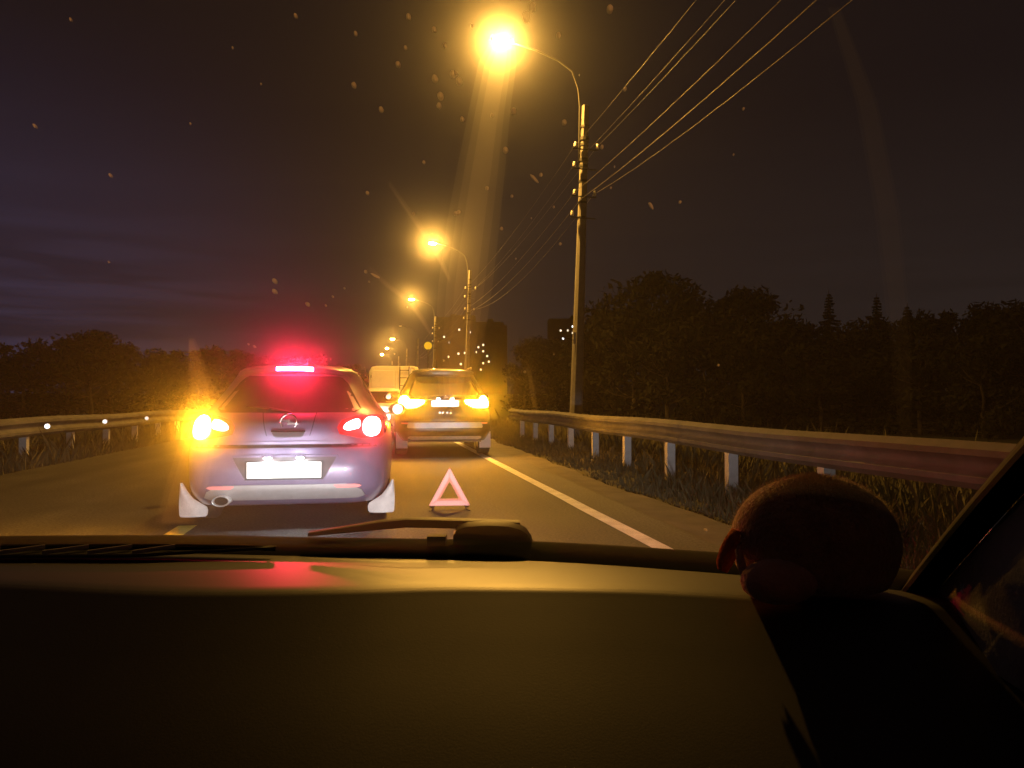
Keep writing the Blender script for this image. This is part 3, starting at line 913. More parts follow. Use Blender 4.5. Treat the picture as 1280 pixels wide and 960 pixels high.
    mb = MB()
    mb.add([(cx + x, ye - 0.008, cz + z) for x, z in bolt] + [(cx + x, ye + 0.004, cz + z) for x, z in bolt], [tuple(range(8)), tuple(range(15, 7, -1))] + [(i, (i + 1) % 8, 8 + (i + 1) % 8, 8 + i) for i in range(8)])
    mb.build('bolt', M['chrome'], e)
    rows_patch(bk, [(0.775, -0.085, 0.115), (0.785, -0.105, 0.135), (0.812, -0.118, 0.148), (0.82, -0.118, 0.148)], 0.005).build('handle_recess', M['black_plastic'], g)
    rows_patch(bk, [(0.822, -0.125, 0.155), (0.832, -0.125, 0.155)], 0.010).build('handle_trim', M['chrome'], g)
    for s in (-1, 1):
        a = [(0.79, .175, .181), (0.86, .195, .201), (0.93, .21, .216), (0.985, .222, .228)]
        rows_patch(bk, [(z, min(s * p + .015, s * q + .015), max(s * p + .015, s * q + .015)) for z, p, q in a], 0.0025, nx=2).build('seam', M['seam'], g)
        side_patch(B, [(0.3, 1.25, 1.256), (0.98, 1.2, 1.206)], 0.0025, s, ny=1).build('seam', M['seam'], g)
        side_patch(B, [(0.3, 2.25, 2.256), (0.98, 2.25, 2.256)], 0.0025, s, ny=1).build('seam', M['seam'], g)
    rows_patch(bk, [(0.688, -0.80, 0.80), (0.716, -0.80, 0.80)], 0.002, nx=30).build('bumper_gap_shadow', M['black_plastic'], g, smooth='auto')  # dark strip painted as the shadow line between tailgate and bumper
    rows_patch(bk, [(0.725, -0.60, 0.60), (0.740, -0.56, 0.56)], 0.012, nx=24).build('tailgate_ridge', M['violet'], g, smooth='auto')
    # number plate in its trapezoid recess
    rows_patch(bk, [(0.425, -0.30, 0.30), (0.45, -0.33, 0.33), (0.60, -0.415, 0.415), (0.612, -0.42, 0.42)], 0.005, nx=20).build('plate_recess', M['grey_plastic'], g)
    for s in (-1, 1):
        e0 = [(0.415, .30, .318), (0.445, .335, .352), (0.60, .42, .436), (0.625, .43, .442)]
        rows_patch(bk, [(z, min(s * p, s * q), max(s * p, s * q)) for z, p, q in e0], 0.016, nx=2).build('recess_rim', M['violet'], g, smooth='auto')
    rows_patch(bk, [(0.407, -0.31, 0.31), (0.42, -0.31, 0.31)], 0.016, nx=20).build('recess_rim', M['violet'], g, smooth='auto')
    rows_patch(bk, [(0.614, -0.44, 0.44), (0.632, -0.43, 0.43)], 0.03, nx=20).build('plate_hood', M['violet'], g, smooth='auto')
    number_plate(g, 0.51, bk(0, .51) - 0.035, M['black_plastic'], h=0.132, w=0.60)
    # lower bumper: silver skirt, reflectors, exhaust
    rows_patch(bk, [(0.255, -0.60, 0.60), (0.275, -0.66, 0.66), (0.33, -0.63, 0.63), (0.375, -0.54, 0.54), (0.385, -0.50, 0.50)], 0.03, nx=30).build('bumper_skirt', M['silver'], g, smooth='auto')
    for s in (-1, 1):
        a = [(0.352, .43, .60), (0.364, .415, .63), (0.376, .40, .615), (0.382, .41, .58)]
        rows_patch(bk, [(z, min(s * p, s * q), max(s * p, s * q)) for z, p, q in a], 0.04, nx=8).build('bumper_reflector', M['reflex'], g, smooth='auto')
    ex = MB().lathe([(0.052, 0.12), (0.058, -0.03), (0.068, -0.04), (0.072, -0.03), (0.072, 0.12)], 'Y', (0, 0, 0), 20)
    o = ex.build('exhaust_tip', M['steel_tip'], g, smooth='auto'); o.scale = (1, 1, 0.62); o.location = (-0.50, -0.035, 0.262)
    MB().lathe([(0, 0.0), (0.055, 0.0)], 'Y', (0, 0, 0), 16).build('exhaust_hole', M['seam'], o)
    MB().box((0, 1.0, 0.23), (1.3, 0.9, 0.05)).build('underbody', M['black_plastic'], g)
    # pale mud flaps that sweep up round the rear wheels
    for s in (-1, 1):
        mb = MB()
        front_, back_ = [], []
        prof = [(0.085, .70, .905), (0.10, .685, .913), (0.14, .68, .916), (0.17, .69, .918), (0.20, .735, .918), (0.24, .80, .917), (0.30, .848, .915), (0.34, .87, .913), (0.38, .892, .909)]
        for z, a, c in prof:
            bulge = 0.0
            front_.append([(s * (a + (c - a) * t), 0.33 - 0.03 * math.sin(math.pi * t), z) for t in np.linspace(0, 1, 6)])
        mb.grid(front_)
        mb.grid([[(x, y + 0.012, z) for x, y, z in r] for r in front_])
        loop = [r[0] for r in front_] + front_[-1][1:] + [r[-1] for r in reversed(front_[:-1])] + list(reversed(front_[0][1:-1]))
        mb.grid([loop, [(x, y + 0.012, z) for x, y, z in loop]], True)
        mb.build('mudflap', M['flap'], g, smooth='auto')
    wheels(g, 0.77, (0.82, 3.5), 0.32)
    mirror(g, 1.0, 2.85, 0.98, M['violet'])
    # fuel flap side door handles
    for s in (-1, 1):
        for y in (1.45, 2.45):
            side_patch(B, [(0.82, y - .09, y + .09), (0.845, y - .1, y + .1)], 0.02, s, ny=4).build('door_handle', M['violet'], g)
    # rear wiper
    MB().tube([(0.02, bk(0.02, 1.0) - .02, 0.985), (-0.16, bk(-.16, 1.02) - .025, 1.025), (-0.36, bk(-.36, 1.035) - .02, 1.04)], [0.012, 0.009, 0.006], 6).build('rear_wiper', M['black_plastic'], g)
    return g
hatchback()

# --- the dark off-roader stopped on the right with its hazard lights on
def offroader():
    g = empty('suv_car', (1.12, 14.45, 0), R(-0.5))
    tag(g, 'dark stopped off-roader with both amber hazard lights on, beyond the warning triangle', 'car', 'cars ahead on the road')
    st = [(0.30, 0.84, 0.16, 4.4, 8), (0.38, 0.90, 0.06, 4.5, 7), (0.50, 0.95, 0.0, 4.55, 7), (0.66, 0.96, 0.0, 4.6, 7), (0.74, 0.96, 0.05, 4.58, 7), (0.9, 0.955, 0.07, 4.4, 6.5), (1.05, 0.93, 0.10, 4.1, 6),
          (1.14, 0.89, 0.15, 3.5, 5.6), (1.2, 0.86, 0.20, 3.3, 5.4), (1.4, 0.76, 0.36, 2.95, 5), (1.58, 0.665, 0.52, 2.55, 4.6), (1.63, 0.62, 0.50, 2.4, 4.6), (1.68, 0.52, 0.6, 2.2, 4), (1.70, 0.3, 0.9, 1.9, 3)]
    B = Body(st); bk = B.rear
    B.build('body', M['black_paint'], g, (0.9, 3.65), 0.37)
    rows_patch(bk, [(1.17, -0.66, 0.66), (1.2, -0.69, 0.69), (1.4, -0.615, 0.615), (1.54, -0.54, 0.54)], 0.005).build('rear_window', M['tint'], g, smooth='auto')
    for s in (-1, 1):
        side_patch(B, [(1.17, 0.6, 3.1), (1.35, 0.65, 2.8), (1.54, 0.85, 2.4)], 0.004, s).build('side_window', M['tint'], g, smooth='auto')
        side_patch(B, [(0.5, 1.75, 1.757), (1.15, 1.7, 1.707)], 0.003, s, ny=1).build('seam', M['seam'], g)
    rows_patch(B.front, [(1.2, -0.7, 0.7), (1.4, -0.62, 0.62), (1.56, -0.54, 0.54)], 0.005, sign=1).build('windshield', M['tint'], g, smooth='auto')
    sp = MB()
    rows = []
    for x in np.linspace(-0.60, 0.60, 17):
        y = bk(x, 1.60) - 0.16
        zt = 1.675 - 0.03 * (x / .6) ** 4
        rows.append([(x, y, zt - 0.05), (x, y - 0.01, zt - .02), (x, y + .02, zt), (x, y + 0.35, zt + 0.03), (x, y + 0.3, zt - .06)])
    sp.grid(rows, True); sp.f.append(tuple(range(5))); sp.f.append(tuple(range(80, 85)))
    sp.build('spoiler', M['black_paint'], g, smooth='auto')
    for s in (-1, 1):
        a = [(0.935, .60, .80), (0.955, .52, .85), (1.02, .40, .875), (1.075, .375, .875), (1.085, .39, .87), (1.095, .66, .865), (1.15, .70, .83), (1.165, .72, .80)]
        t = rows_patch(bk, [(z, min(s * p, s * q), max(s * p, s * q)) for z, p, q in a], 0.02, nx=10).build('hazard_light', M['hazard'], g, smooth='auto')
        rows_patch(bk, [(z, min(s * p, s * q), max(s * p, s * q)) for z, p, q in [(0.92, .55, .86), (0.96, .44, .885), (1.09, .36, .88), (1.17, .68, .82)]], 0.008, nx=10).build('lamp_housing', M['red_lens'], g, smooth='auto')
        rows_patch(bk, [(z, min(s * p, s * q), max(s * p, s * q)) for z, p, q in [(0.63, .66, .82), (0.66, .66, .82)]], 0.012, nx=6).build('bumper_reflector', M['reflex'], g)
        MB().box((s * 0.81, 0.42, 0.31), (0.22, 0.015, 0.32)).build('mudflap', M['flap'], g)
    rows_patch(bk, [(0.945, -0.34, 0.34), (0.96, -0.36, 0.36), (1.085, -0.36, 0.36), (1.10, -0.34, 0.34)], 0.005, nx=12).build('plate_recess', M['black_plastic'], g)
    number_plate(g, 1.015, bk(0, 1.015) - 0.03, M['black_plastic'])
    rows_patch(bk, [(1.10, -0.33, 0.33), (1.118, -0.32, 0.32)], 0.02, nx=12).build('plate_trim', M['chrome'], g)
    for x in (-0.10, -0.045, 0.045, 0.105):
        MB().box((x, bk(x, 0.85) - 0.008, 0.845), (0.035, 0.012, 0.03)).build('badge_letter', M['chrome'], g)
    MB().lathe([(0, -0.01), (0.035, -0.01), (0.045, 0.0), (0.045, 0.02)], 'Y', (0.02, bk(0, 1.14) - .01, 1.14), 16).build('emblem', M['chrome'], g)
    rows_patch(bk, [(0.555, -0.70, 0.70), (0.575, -0.72, 0.72), (0.645, -0.70, 0.70), (0.66, -0.68, 0.68)], 0.035, nx=24).build('bumper_pad', M['silver'], g, smooth='auto')
    rows_patch(bk, [(0.33, -0.62, 0.62), (0.35, -0.70, 0.70), (0.385, -0.70, 0.70), (0.395, -0.66, 0.66)], 0.03, nx=24).build('bumper_trim', M['flap'], g, smooth='auto')
    MB().box((0, 0.6, 0.31), (1.4, 0.9, 0.06)).build('underbody', M['black_plastic'], g)
    for s in (-1, 1):
        MB().tube([(s * .56, 0.75, 1.70), (s * .60, 1.1, 1.745), (s * .62, 2.0, 1.75), (s * .6, 2.5, 1.70)], 0.018, 8).build('roof_rail', M['silver'], g, smooth=True)
    wheels(g, 0.82, (0.9, 3.65), 0.365, 0.25)
    mirror(g, 1.08, 3.0, 1.16, M['black_paint'])
offroader()

# --- pale car farther on, mostly hidden between the two
def pale_car():
    g = empty('sedan_car', (-0.12, 20.6, 0))
    tag(g, 'pale car half hidden between the hatchback and the off-roader', 'car', 'cars ahead on the road')
    st = [(0.22, 0.82, 0.1, 4.3, 7), (0.4, 0.89, 0.0, 4.45, 6.5), (0.6, 0.9, 0.0, 4.4, 6.5), (0.8, 0.89, 0.05, 4.2, 6), (0.95, 0.85, 0.12, 3.5, 5.5), (1.0, 0.80, 0.3, 3.2, 4.8), (1.2, 0.66, 0.62, 2.7, 4.2), (1.34, 0.57, 0.85, 2.3, 4), (1.39, 0.46, 1.0, 2.0, 3.6), (1.42, 0.2, 1.3, 1.7, 3)]
    B = Body(st); bk = B.rear
    B.build('body', M['white_paint'], g, (0.9, 3.5), 0.33)
    rows_patch(bk, [(1.0, -0.62, 0.62), (1.15, -0.57, 0.57), (1.32, -0.47, 0.47)], 0.005).build('rear_window', M['tint'], g, smooth='auto')
    for s in (-1, 1):
        side_patch(B, [(1.0, 0.95, 3.0), (1.15, 1.0, 2.7), (1.3, 1.2, 2.3)], 0.004, s).build('side_window', M['tint'], g, smooth='auto')
        rows_patch(bk, [(0.78, min(s * .55, s * .83), max(s * .55, s * .83)), (0.92, min(s * .5, s * .8), max(s * .5, s * .8))], 0.012, nx=6).build('tail_light', M['tail_dim'], g, smooth='auto')
    number_plate(g, 0.62, bk(0, .62) - 0.02, M['black_plastic'])
    wheels(g, 0.77, (0.9, 3.5), 0.32)
    mirror(g, 1.0, 2.9, 1.0, M['white_paint'])
pale_car()

# --- white box van with a ladder on its back
def van():
    g = empty('box_van', (0.36, 30.5, 0))
    tag(g, 'white high van with a ladder up its back, beyond the off-roader', 'van')
    w, H, z0, L = 1.02, 2.42, 0.45, 5.4
    mb = MB()
    sec = []
    for x, z in ((-w, z0), (-w, 1.5), (-w * .97, 2.2), (-w * .88, H - .04), (-w * .7, H), (w * .7, H), (w * .88, H - .04), (w * .97, 2.2), (w, 1.5), (w, z0)):
        sec.append((x, z))
    mb.grid([[(x, 0, z) for x, z in sec], [(x, 3.9, z) for x, z in sec], [(x * .97, 4.5, min(z, 1.9)) for x, z in sec], [(x * .92, L, min(z, 1.15)) for x, z in sec]], True)
    mb.f.append(tuple(range(10))); mb.f.append(tuple(range(30, 40)))
    bevel(mb.build('body', M['white_paint'], g, smooth='auto'), 0.03)
    for s in (-1, 1):
        d = bevel(MB().box((s * w * .46, -0.015, 1.42), (w * .88, 0.03, 1.66)).build('rear_door', M['white_paint'], g), 0.02)
        MB().box((s * 0.08, -0.045, 1.2), (0.03, 0.03, 0.16)).build('door_handle', M['black_plastic'], d)
        for z in (0.8, 1.4, 2.0):
            MB().tube([(s * w * .905, -0.035, z - .06), (s * w * .905, -0.035, z + .06)], 0.014, 6).build('hinge', M['band'], d)
        MB().box((s * w * .93, -0.015, 1.0), (0.09, 0.03, 0.34)).build('tail_light', M['tail'], g)
    ld = MB()
    for x in (0.20, 0.56):
        ld.tube([(x, -0.02, 0.9), (x, -0.10, 0.95), (x, -0.10, 2.38), (x, 0.1, 2.52), (x, 0.6, 2.5)], 0.022, 6)
    lad = ld.build('ladder', M['band'], g)
    for z in np.arange(1.05, 2.4, 0.30):
        MB().tube([(0.20, -0.10, z), (0.56, -0.10, z)], 0.016, 6).build('rung', M['band'], lad)
    bevel(MB().box((0, -0.06, 0.48), (1.9, 0.14, 0.2)).build('bumper', M['black_plastic'], g), 0.02)
    MB().lathe([(0, -0.012), (0.05, -0.012), (0.055, 0.0)], 'Y', (-0.35, -0.03, 1.02), 12).build('marker_light', M['amber_dim'], g)
    number_plate(g, 0.72, -0.04, M['black_plastic'])
    wheels(g, 0.86, (1.0, 4.4), 0.34)
    mirror(g, 1.15, 4.2, 1.5, M['black_plastic'])
van()

# ------------------------------------------------------------------ warning triangle
g = empty('warning_triangle', (0.635, 7.62, 0), R(-4))
tag(g, 'red reflective warning triangle standing on the road before the off-roader', 'warning triangle')
tilt = Matrix.Rotation(R(-6), 3, 'X')
A, wd = 0.418, 0.068
hgt = A * 0.92
cor = [Vector((-A / 2, 0, 0.035)), Vector((A / 2, 0, 0.035)), Vector((0, 0, 0.035 + hgt))]
cen = sum(cor, Vector()) / 3
for i in range(3):
    a, b = cor[i], cor[(i + 1) % 3]
    ai, bi = cen + (a - cen) * 0.44, cen + (b - cen) * 0.44
    # rounded tips
    a2, b2 = a + (b - a) * 0.045, b + (a - b) * 0.045
    q = [a + (cen - a) * 0.02, a2, b2, b + (cen - b) * 0.02, bi, ai]
    mb = MB()
    f = [tilt @ (p + Vector((0, -0.008, 0))) for p in q]; k = [tilt @ (p + Vector((0, 0.008, 0))) for p in q]
    mb.add(f + k, [tuple(range(6)), tuple(range(11, 5, -1))] + [(j, (j + 1) % 6, 6 + (j + 1) % 6, 6 + j) for j in range(6)])
    bevel(mb.build('reflector_bar', M['tri_red'], g), 0.004)
    # the inner fluorescent strip of each bar stands a little proud
    q = [cen + (v_ - cen) * k_ for v_, k_ in ((a, 0.62), (b, 0.62), (b, 0.45), (a, 0.45))]
    f = [tilt @ (p + Vector((0, -0.0105, 0))) for p in q]; k = [tilt @ (p + Vector((0, 0.006, 0))) for p in q]
    MB().add(f + k, [(0, 1, 2, 3), (7, 6, 5, 4)] + [(j, (j + 1) % 4, 4 + (j + 1) % 4, 4 + j) for j in range(4)]).build('fluorescent_strip', M['tri_inner'], g)
for s in (-1, 1):
    MB().tube([(s * 0.15, 0.02, 0.04), (s * 0.17, -0.10, 0.008), (s * 0.20, -0.15, 0.008)], 0.006, 6).build('foot', M['band'], g)
    MB().tube([(s * 0.15, 0.02, 0.04), (s * 0.17, 0.12, 0.008), (s * 0.20, 0.17, 0.008)], 0.006, 6).build('foot', M['band'], g)

# ------------------------------------------------------------------ the car the photograph is taken from
OWN = empty('own_car', (0, 0, 0), R(-YAW))
tag(OWN, 'car we sit in: dark dashboard, wiper, cowl and pillar round the dirty windscreen', 'car')
def pt(px_, py_, d):                      # photo measurement at depth d in the car's own frame
    return ((px_ - 640) / 950 * d, d, 1.1 - (py_ - 499) / 950 * d)
CX = -0.34                                # car centre line
base_y = smooth_interp([-1.05, -0.67, -0.46, -0.29, 0.0, 0.234, 0.42, 0.50], [0.93, 0.995, 1.0, 0.985, 0.958, 0.888, 0.80, 0.72])
crest_y = smooth_interp([-1.05, -0.6, -0.30, -0.15, -0.06, 0.10, 0.26, 0.42, 0.52], [0.80, 0.795, 0.755, 0.765, 0.775, 0.768, 0.735, 0.70, 0.66])
ZB = 0.902
XS = [-1.05 + 1.55 * i / 62 for i in range(63)]
def dash_pt(x, u):
    """u 0..1 far edge to crest, 1..2 down the face"""
    yb, yc = base_y(x), crest_y(x)
    if u <= 1:
        y = yb + (yc - yb) * u
        z = ZB - 0.004 + 0.012 * math.sin(u * math.pi * 0.55)
        return (x, y, z)
    t = u - 1
    prof = [(0, 0), (0.008, -0.0015), (0.018, -0.0055), (0.05, -0.0180), (0.10, -0.0370), (0.18, -0.066), (0.26, -0.096), (0.32, -0.135), (0.36, -0.22), (0.38, -0.42)]
    k = t * (len(prof) - 1)
    i = min(int(k), len(prof) - 2)
    f = k - i
    dy = prof[i][0] + (prof[i + 1][0] - prof[i][0]) * f
    dz = prof[i][1] + (prof[i + 1][1] - prof[i][1]) * f
    z1 = ZB - 0.004 + 0.012 * math.sin(math.pi * 0.55)
    return (x, yc - dy, z1 + dz)
mb = MB()
us = [i / 10 for i in range(11)] + [1 + i / 27 for i in range(1, 28)]
mb.grid([[dash_pt(x, u) for u in us] for x in XS])
dash = mb.build('dashboard', M['dash'], OWN, smooth=True)
# defroster slot on the left: a dark trough, a rim and slanted slats
vent = MB()
def slot(x, k):
    yb = base_y(x)
    return yb - 0.012 - 0.078 * k
xs = np.linspace(-0.98, -0.30, 30)
rows = []
for x in xs:
    e = min(1, (x + 1.0) / 0.05, (-0.29 - x) / 0.16)
    e = max(0.05, e)
    rows.append([(x, slot(x, 0.08), ZB + 0.0085), (x, slot(x, 0.08), ZB + 0.0055), (x, slot(x, 0.08 + 0.84 * e), ZB + 0.0085), (x, slot(x, 0.08 + 0.84 * e), ZB + 0.012)])
vent.grid(rows)
v = vent.build('defroster_vent', M['dash_dark'], dash)
rim = MB()
for side_ in (0, 1):
    pts = []
    for x in xs:
        e = max(0.05, min(1, (x + 1.0) / 0.05, (-0.29 - x) / 0.16))
        pts.append((x, slot(x, 0.06 if side_ == 0 else 0.08 + 0.86 * e), ZB + 0.0105))
    rim.tube(pts, 0.0022, 6)
rim.build('vent_rim', M['dash'], v, smooth=True)
for k in range(11):
    x = -0.99 + k * 0.0545
    if x > -0.40: break
    MB().box((x, slot(x, 0.5), ZB + 0.0115), (0.0026, 0.052, 0.005), rz=R(-42)).build('slat', M['slat'], v)
# black cowl outside the glass
mb = MB()
rows = []
for x in XS:
    yb = base_y(x) + 0.055
    rows.append([(x, yb - 0.06, ZB - 0.03), (x, yb - 0.045, ZB - 0.001), (x, yb - 0.012, ZB + 0.0095), (x, yb, ZB + 0.0105), (x, yb + 0.02, ZB + 0.006), (x, yb + 0.10, ZB - 0.03), (x, yb + 0.16, ZB - 0.07)])
mb.grid(rows)
mb.build('cowl', M['dash_dark'], OWN, smooth=True)
# wiper arm: knuckle cap, arm, blade
arm = MB()
aw = [(388, 666, .4), (440, 659.5, .7), (478, 654.5, .95), (510, 651.5, 1.0), (560, 652.5, 1.0), (610, 654, 1.0), (650, 655, 0.95)]
r1, r2 = [], []
for a_, b_, s_ in aw:
    p = Vector(pt(a_, b_, 1.03))
    h = 0.0066 * s_
    r1.append([p + Vector((0, -.008, -h)), p + Vector((0, -.009, h * .6)), p + Vector((0, 0, h)), p + Vector((0, .009, h * .6)), p + Vector((0, .008, -h))])
arm.grid(r1, True); arm.f.append(tuple(range(5))); arm.f.append(tuple(range(len(r1) * 5 - 5, len(r1) * 5)))
wp = arm.build('wiper', M['black_plastic'], OWN, smooth='auto')
cap = MB()
rows = []
for a_, t_, b_ in ((568, 662, 684), (573, 655, 686), (585, 651.5, 688), (610, 650, 688), (635, 651, 688), (650, 655, 688), (658, 660, 688), (664, 669, 688), (667, 678, 688)):
    p, q = Vector(pt(a_, t_, 1.02)), Vector(pt(a_, b_, 1.02))
    rows.append([q + Vector((0, -.02, 0)), p + Vector((0, -.018, -.004)), p + Vector((0, -.006, 0)), p + Vector((0, .012, -.001)), q + Vector((0, .02, 0))])
cap.grid(rows, True); cap.f.append(tuple(range(5))); cap.f.append(tuple(range(40, 45)))
cap.build('wiper_knuckle', M['black_plastic'], wp, smooth='auto')
for a0_, a1_, t_ in ((535, 558, 669), (664, 686, 681)):
    p, q = Vector(pt(a0_, t_, 1.01)), Vector(pt(a1_, t_ + 1, 1.01))
    MB().box((p + q) / 2 + Vector((0, 0, -0.008)), ((q - p).length, 0.02, 0.018)).build('wiper_joint', M['black_plastic'], wp)
# windscreen pane: leans back from the cowl to the roof edge
def ws(x, t, off=0.0):
    yb = base_y(max(-1.05, min(0.47, x))) - 0.004
    xo = CX + (x - CX) * (1 - 0.09 * t)
    return (xo, yb - 0.74 * t + off * 0.5, ZB - 0.004 + 0.42 * t + 0.05 * math.sin(math.pi * t) + off * 0.87)
xs = np.linspace(-1.08, 0.41, 26)
fr_ = [[ws(x, t) for x in xs] for t in np.linspace(-0.02, 1, 14)]
bk_ = [[ws(x, t, 0.007) for x in xs] for t in np.linspace(-0.02, 1, 14)]
mb = MB()
mb.grid(fr_); mb.grid(bk_)
def loop_of(g): return [r[0] for r in g] + g[-1][1:] + [r[-1] for r in reversed(g[:-1])] + list(reversed(g[0][1:-1]))
mb.grid([loop_of(fr_), loop_of(bk_)], True)
wsc = mb.build('windscreen', M['windscreen'], OWN, smooth=False)
# dried spots and streaks of dirt on the glass
spots = MB()
def on_glass(px_, py_):
    d = Vector(((px_ - 640) / 950, 1.0, -(py_ - 499) / 950))
    lo, hi = 0.1, 1.3
    for _ in range(40):
        m_ = (lo + hi) / 2
        p = d * m_ + Vector((0, 0, 1.1))
        # find t where the pane has this z, compare y
        tl, th = 0.0, 1.0
        for __ in range(26):
            tm = (tl + th) / 2
            xx = CX + (p.x - CX) / (1 - 0.09 * tm)
            if ws(xx, tm)[2] < p.z: tl = tm
            else: th = tm
        xx = CX + (p.x - CX) / (1 - 0.09 * tl)
        if ws(xx, tl)[1] > p.y: lo = m_
        else: hi = m_
    return d * lo + Vector((0, 0, 1.1))
rs = random.Random(3)
def spot(px_, py_, r_, asp=1.0, ang=0.0):
    c = on_glass(px_, py_) + Vector((0, -0.004, -0.003))
    nrm = Vector((0, -0.5, -0.87)).normalized()
    a = Vector((1, 0, 0)); b = Vector((0, -0.87, 0.5)).normalized()
    k = (c - Vector((0, 0, 1.1))).length / 950
    n = 12
    ring = []
    for i in range(n):
        t = 2 * math.pi * i / n
        q = rs.uniform(0.93, 1.07)
        u_, v_ = r_ * k * q * math.cos(t), r_ * k * q * asp * math.sin(t) * 1.7
        ring.append(c + a * (u_ * math.cos(ang) - v_ * math.sin(ang)) + b * (u_ * math.sin(ang) + v_ * math.cos(ang)))
    top = c + nrm * 0.0012
    spots.add(ring + [top], [(i, (i + 1) % n, n) for i in range(n)])
for px_, py_, r_ in ((511, 14, 4), (498, 74, 4), (543, 30, 3.5), (544, 92, 5), (551, 114, 5), (549, 126, 4), (556, 50, 3), (566, 86, 4.5), (574, 95, 5), (642, 133, 4.5), (632, 182, 4.5), (705, 147, 4), (698, 37, 3.5), (578, 143, 3.5), (477, 131, 4), (443, 100, 4), (570, 262, 3.5), (573, 261, 3), (609, 230, 3), (627, 281, 3), (574, 260, 3), (345, 347, 4.5), (345, 360, 4.5), (386, 376, 4), (460, 236, 3), (665, 2, 6), (658, 14, 6), (762, 4, 5), (676, 213, 3), (752, 178, 3), (458, 335, 3), (140, 214, 3), (445, 35, 3), (518, 262, 2.5), (700, 300, 2.5), (640, 240, 2.5)):
    spot(px_, py_, r_ * 0.72)
for _ in range(34):
    spot(rs.gauss(560, 230), rs.uniform(0, 470), rs.uniform(0.8, 2.2))
for px_, py_, l_, a_ in ((668, 218, 9, 0.6), (813, 252, 7, 0.5), (470, 340, 7, 0.8), (880, 657, 6, 0.4)):
    spot(px_, py_, 2.2, l_ / 2.2 / 1.7, a_)
tag(spots.build('dirt_specks', M['speck'], wsc, recalc=False), kind='stuff')
# wiped smears of grime: thicker bands of the same film, shaped as streaks of lamp glare
def glare_smear(pts, layers=3, dens=1.0):
    for k in range(layers):
        f_, b_ = [], []
        for px_, py_, w_ in pts:
            w_ *= (1 - 0.3 * k)
            a, b = on_glass(px_ - w_, py_), on_glass(px_ + w_, py_)
            o_ = Vector((0, -0.5, -0.87)) * (0.0015 + 0.0022 * k)
            f_.append([a + o_, (a + b) / 2 + o_, b + o_])
            b_.append([p + Vector((0, -0.5, -0.87)) * 0.002 for p in f_[-1]])
        mb = MB()
        mb.grid(f_); mb.grid(b_); mb.grid([loop_of(f_), loop_of(b_)], True)
        tag(mb.build('glare_smear', M['glare_smear'], wsc), kind='stuff')
glare_smear([(634, 20, 8), (622, 70, 24), (612, 130, 26), (602, 200, 30), (592, 270, 33), (582, 350, 34), (574, 430, 30), (568, 500, 18)])
glare_smear([(486, 222, 1.5), (505, 250, 3), (524, 277, 4), (541, 302, 4), (553, 325, 3), (562, 345, 1.5)], 2)
glare_smear([(462, 330, 1.5), (485, 352, 3), (512, 372, 3.5), (528, 395, 3), (540, 415, 1.5)], 2)
glare_smear([(240, 420, 4), (252, 480, 16), (250, 540, 22), (236, 600, 26), (220, 650, 24)], 2)
glare_smear([(660, 455, 2), (664, 475, 3.5), (668, 500, 3.5), (671, 515, 2)], 2)
glare_smear([(1045, 0, 8), (1085, 120, 14), (1110, 260, 16), (1125, 420, 14), (1130, 540, 8)], 2)
# right pillar: black edge band and a pale fabric trim
def edge(t): return Vector(ws(0.41, t, 0.0))
rows, rows2 = [], []
for t in np.linspace(-0.06, 1, 16):
    e = edge(max(t, 0)) + (Vector((0, 0, 0)) if t >= 0 else Vector((0, 0.03, -0.05)))
    e2 = e + Vector((-0.012, -0.008, -0.006))
    rows.append([e2, e2 + Vector((0.0, -0.004, -0.003)), e + Vector((0.018, -0.022, 0.0)), e + Vector((0.04, 0.0, 0.025)), e + Vector((0.012, 0.01, 0.012))])
    k = max(t, 0)
    o_ = e + Vector((0.017, -0.021, -0.003))
    rows2.append([o_, o_ + Vector((-0.006, -0.012, -0.002)), o_ + Vector((-0.022, -0.07, -0.008)), o_ + Vector((-0.034, -0.16 + 0.05 * k, -0.016)), o_ + Vector((-0.02, -0.20 + 0.08 * k, -0.02)), o_ + Vector((0.09, -0.16, 0.0)), o_ + Vector((0.08, 0.02, 0.03))])
mb = MB(); mb.grid(rows, True); mb.build('pillar_seal', M['dash_dark'], OWN, smooth='auto')
mb = MB(); mb.grid(rows2, True); mb.build('pillar_trim', M['trim'], OWN, smooth=True)
# left pillar, out of frame
mb = MB()
mb.tube([Vector(ws(-1.08, t)) + Vector((-0.04, -0.02, 0)) for t in np.linspace(-0.05, 1, 8)], 0.05, 8).build('pillar_trim', M['trim'], OWN, smooth=True)
# shell: roof, doors, rear, floor, bonnet, bumper, headlights
mb = MB()
rows = []
for y in np.linspace(0.27, -2.3, 12):
    t = (0.27 - y) / 2.57
    rows.append([(CX + s * (0.70 - 0.02 * t), y - 0.10 * abs(s) ** 2.5, 1.318 + 0.09 * math.sin(math.pi * (0.18 + 0.62 * t)) - 0.05 * abs(s) ** 2) for s in np.linspace(-1, 1, 11)])
mb.grid(rows); mb.grid([[(x, y, z + 0.03) for x, y, z in r] for r in rows]); mb.grid([loop_of(rows), loop_of([[(x, y, z + .03) for x, y, z in r] for r in rows])], True)
mb.build('roof', M['own_paint'], OWN, smooth='auto')
for s in (-1, 1):
    bevel(MB().box((CX + s * 0.87, -0.55, 0.57), (0.07, 2.5, 0.72)).build('door', M['own_paint'], OWN), 0.02)
    MB().tube([(CX + s * 0.76, -1.0, 0.9), (CX + s * 0.69, -1.05, 1.36)], 0.05, 8).build('pillar_trim', M['trim'], OWN)
bevel(MB().box((CX, -2.2, 0.8), (1.6, 0.1, 1.05)).build('tailgate', M['own_paint'], OWN), 0.03)
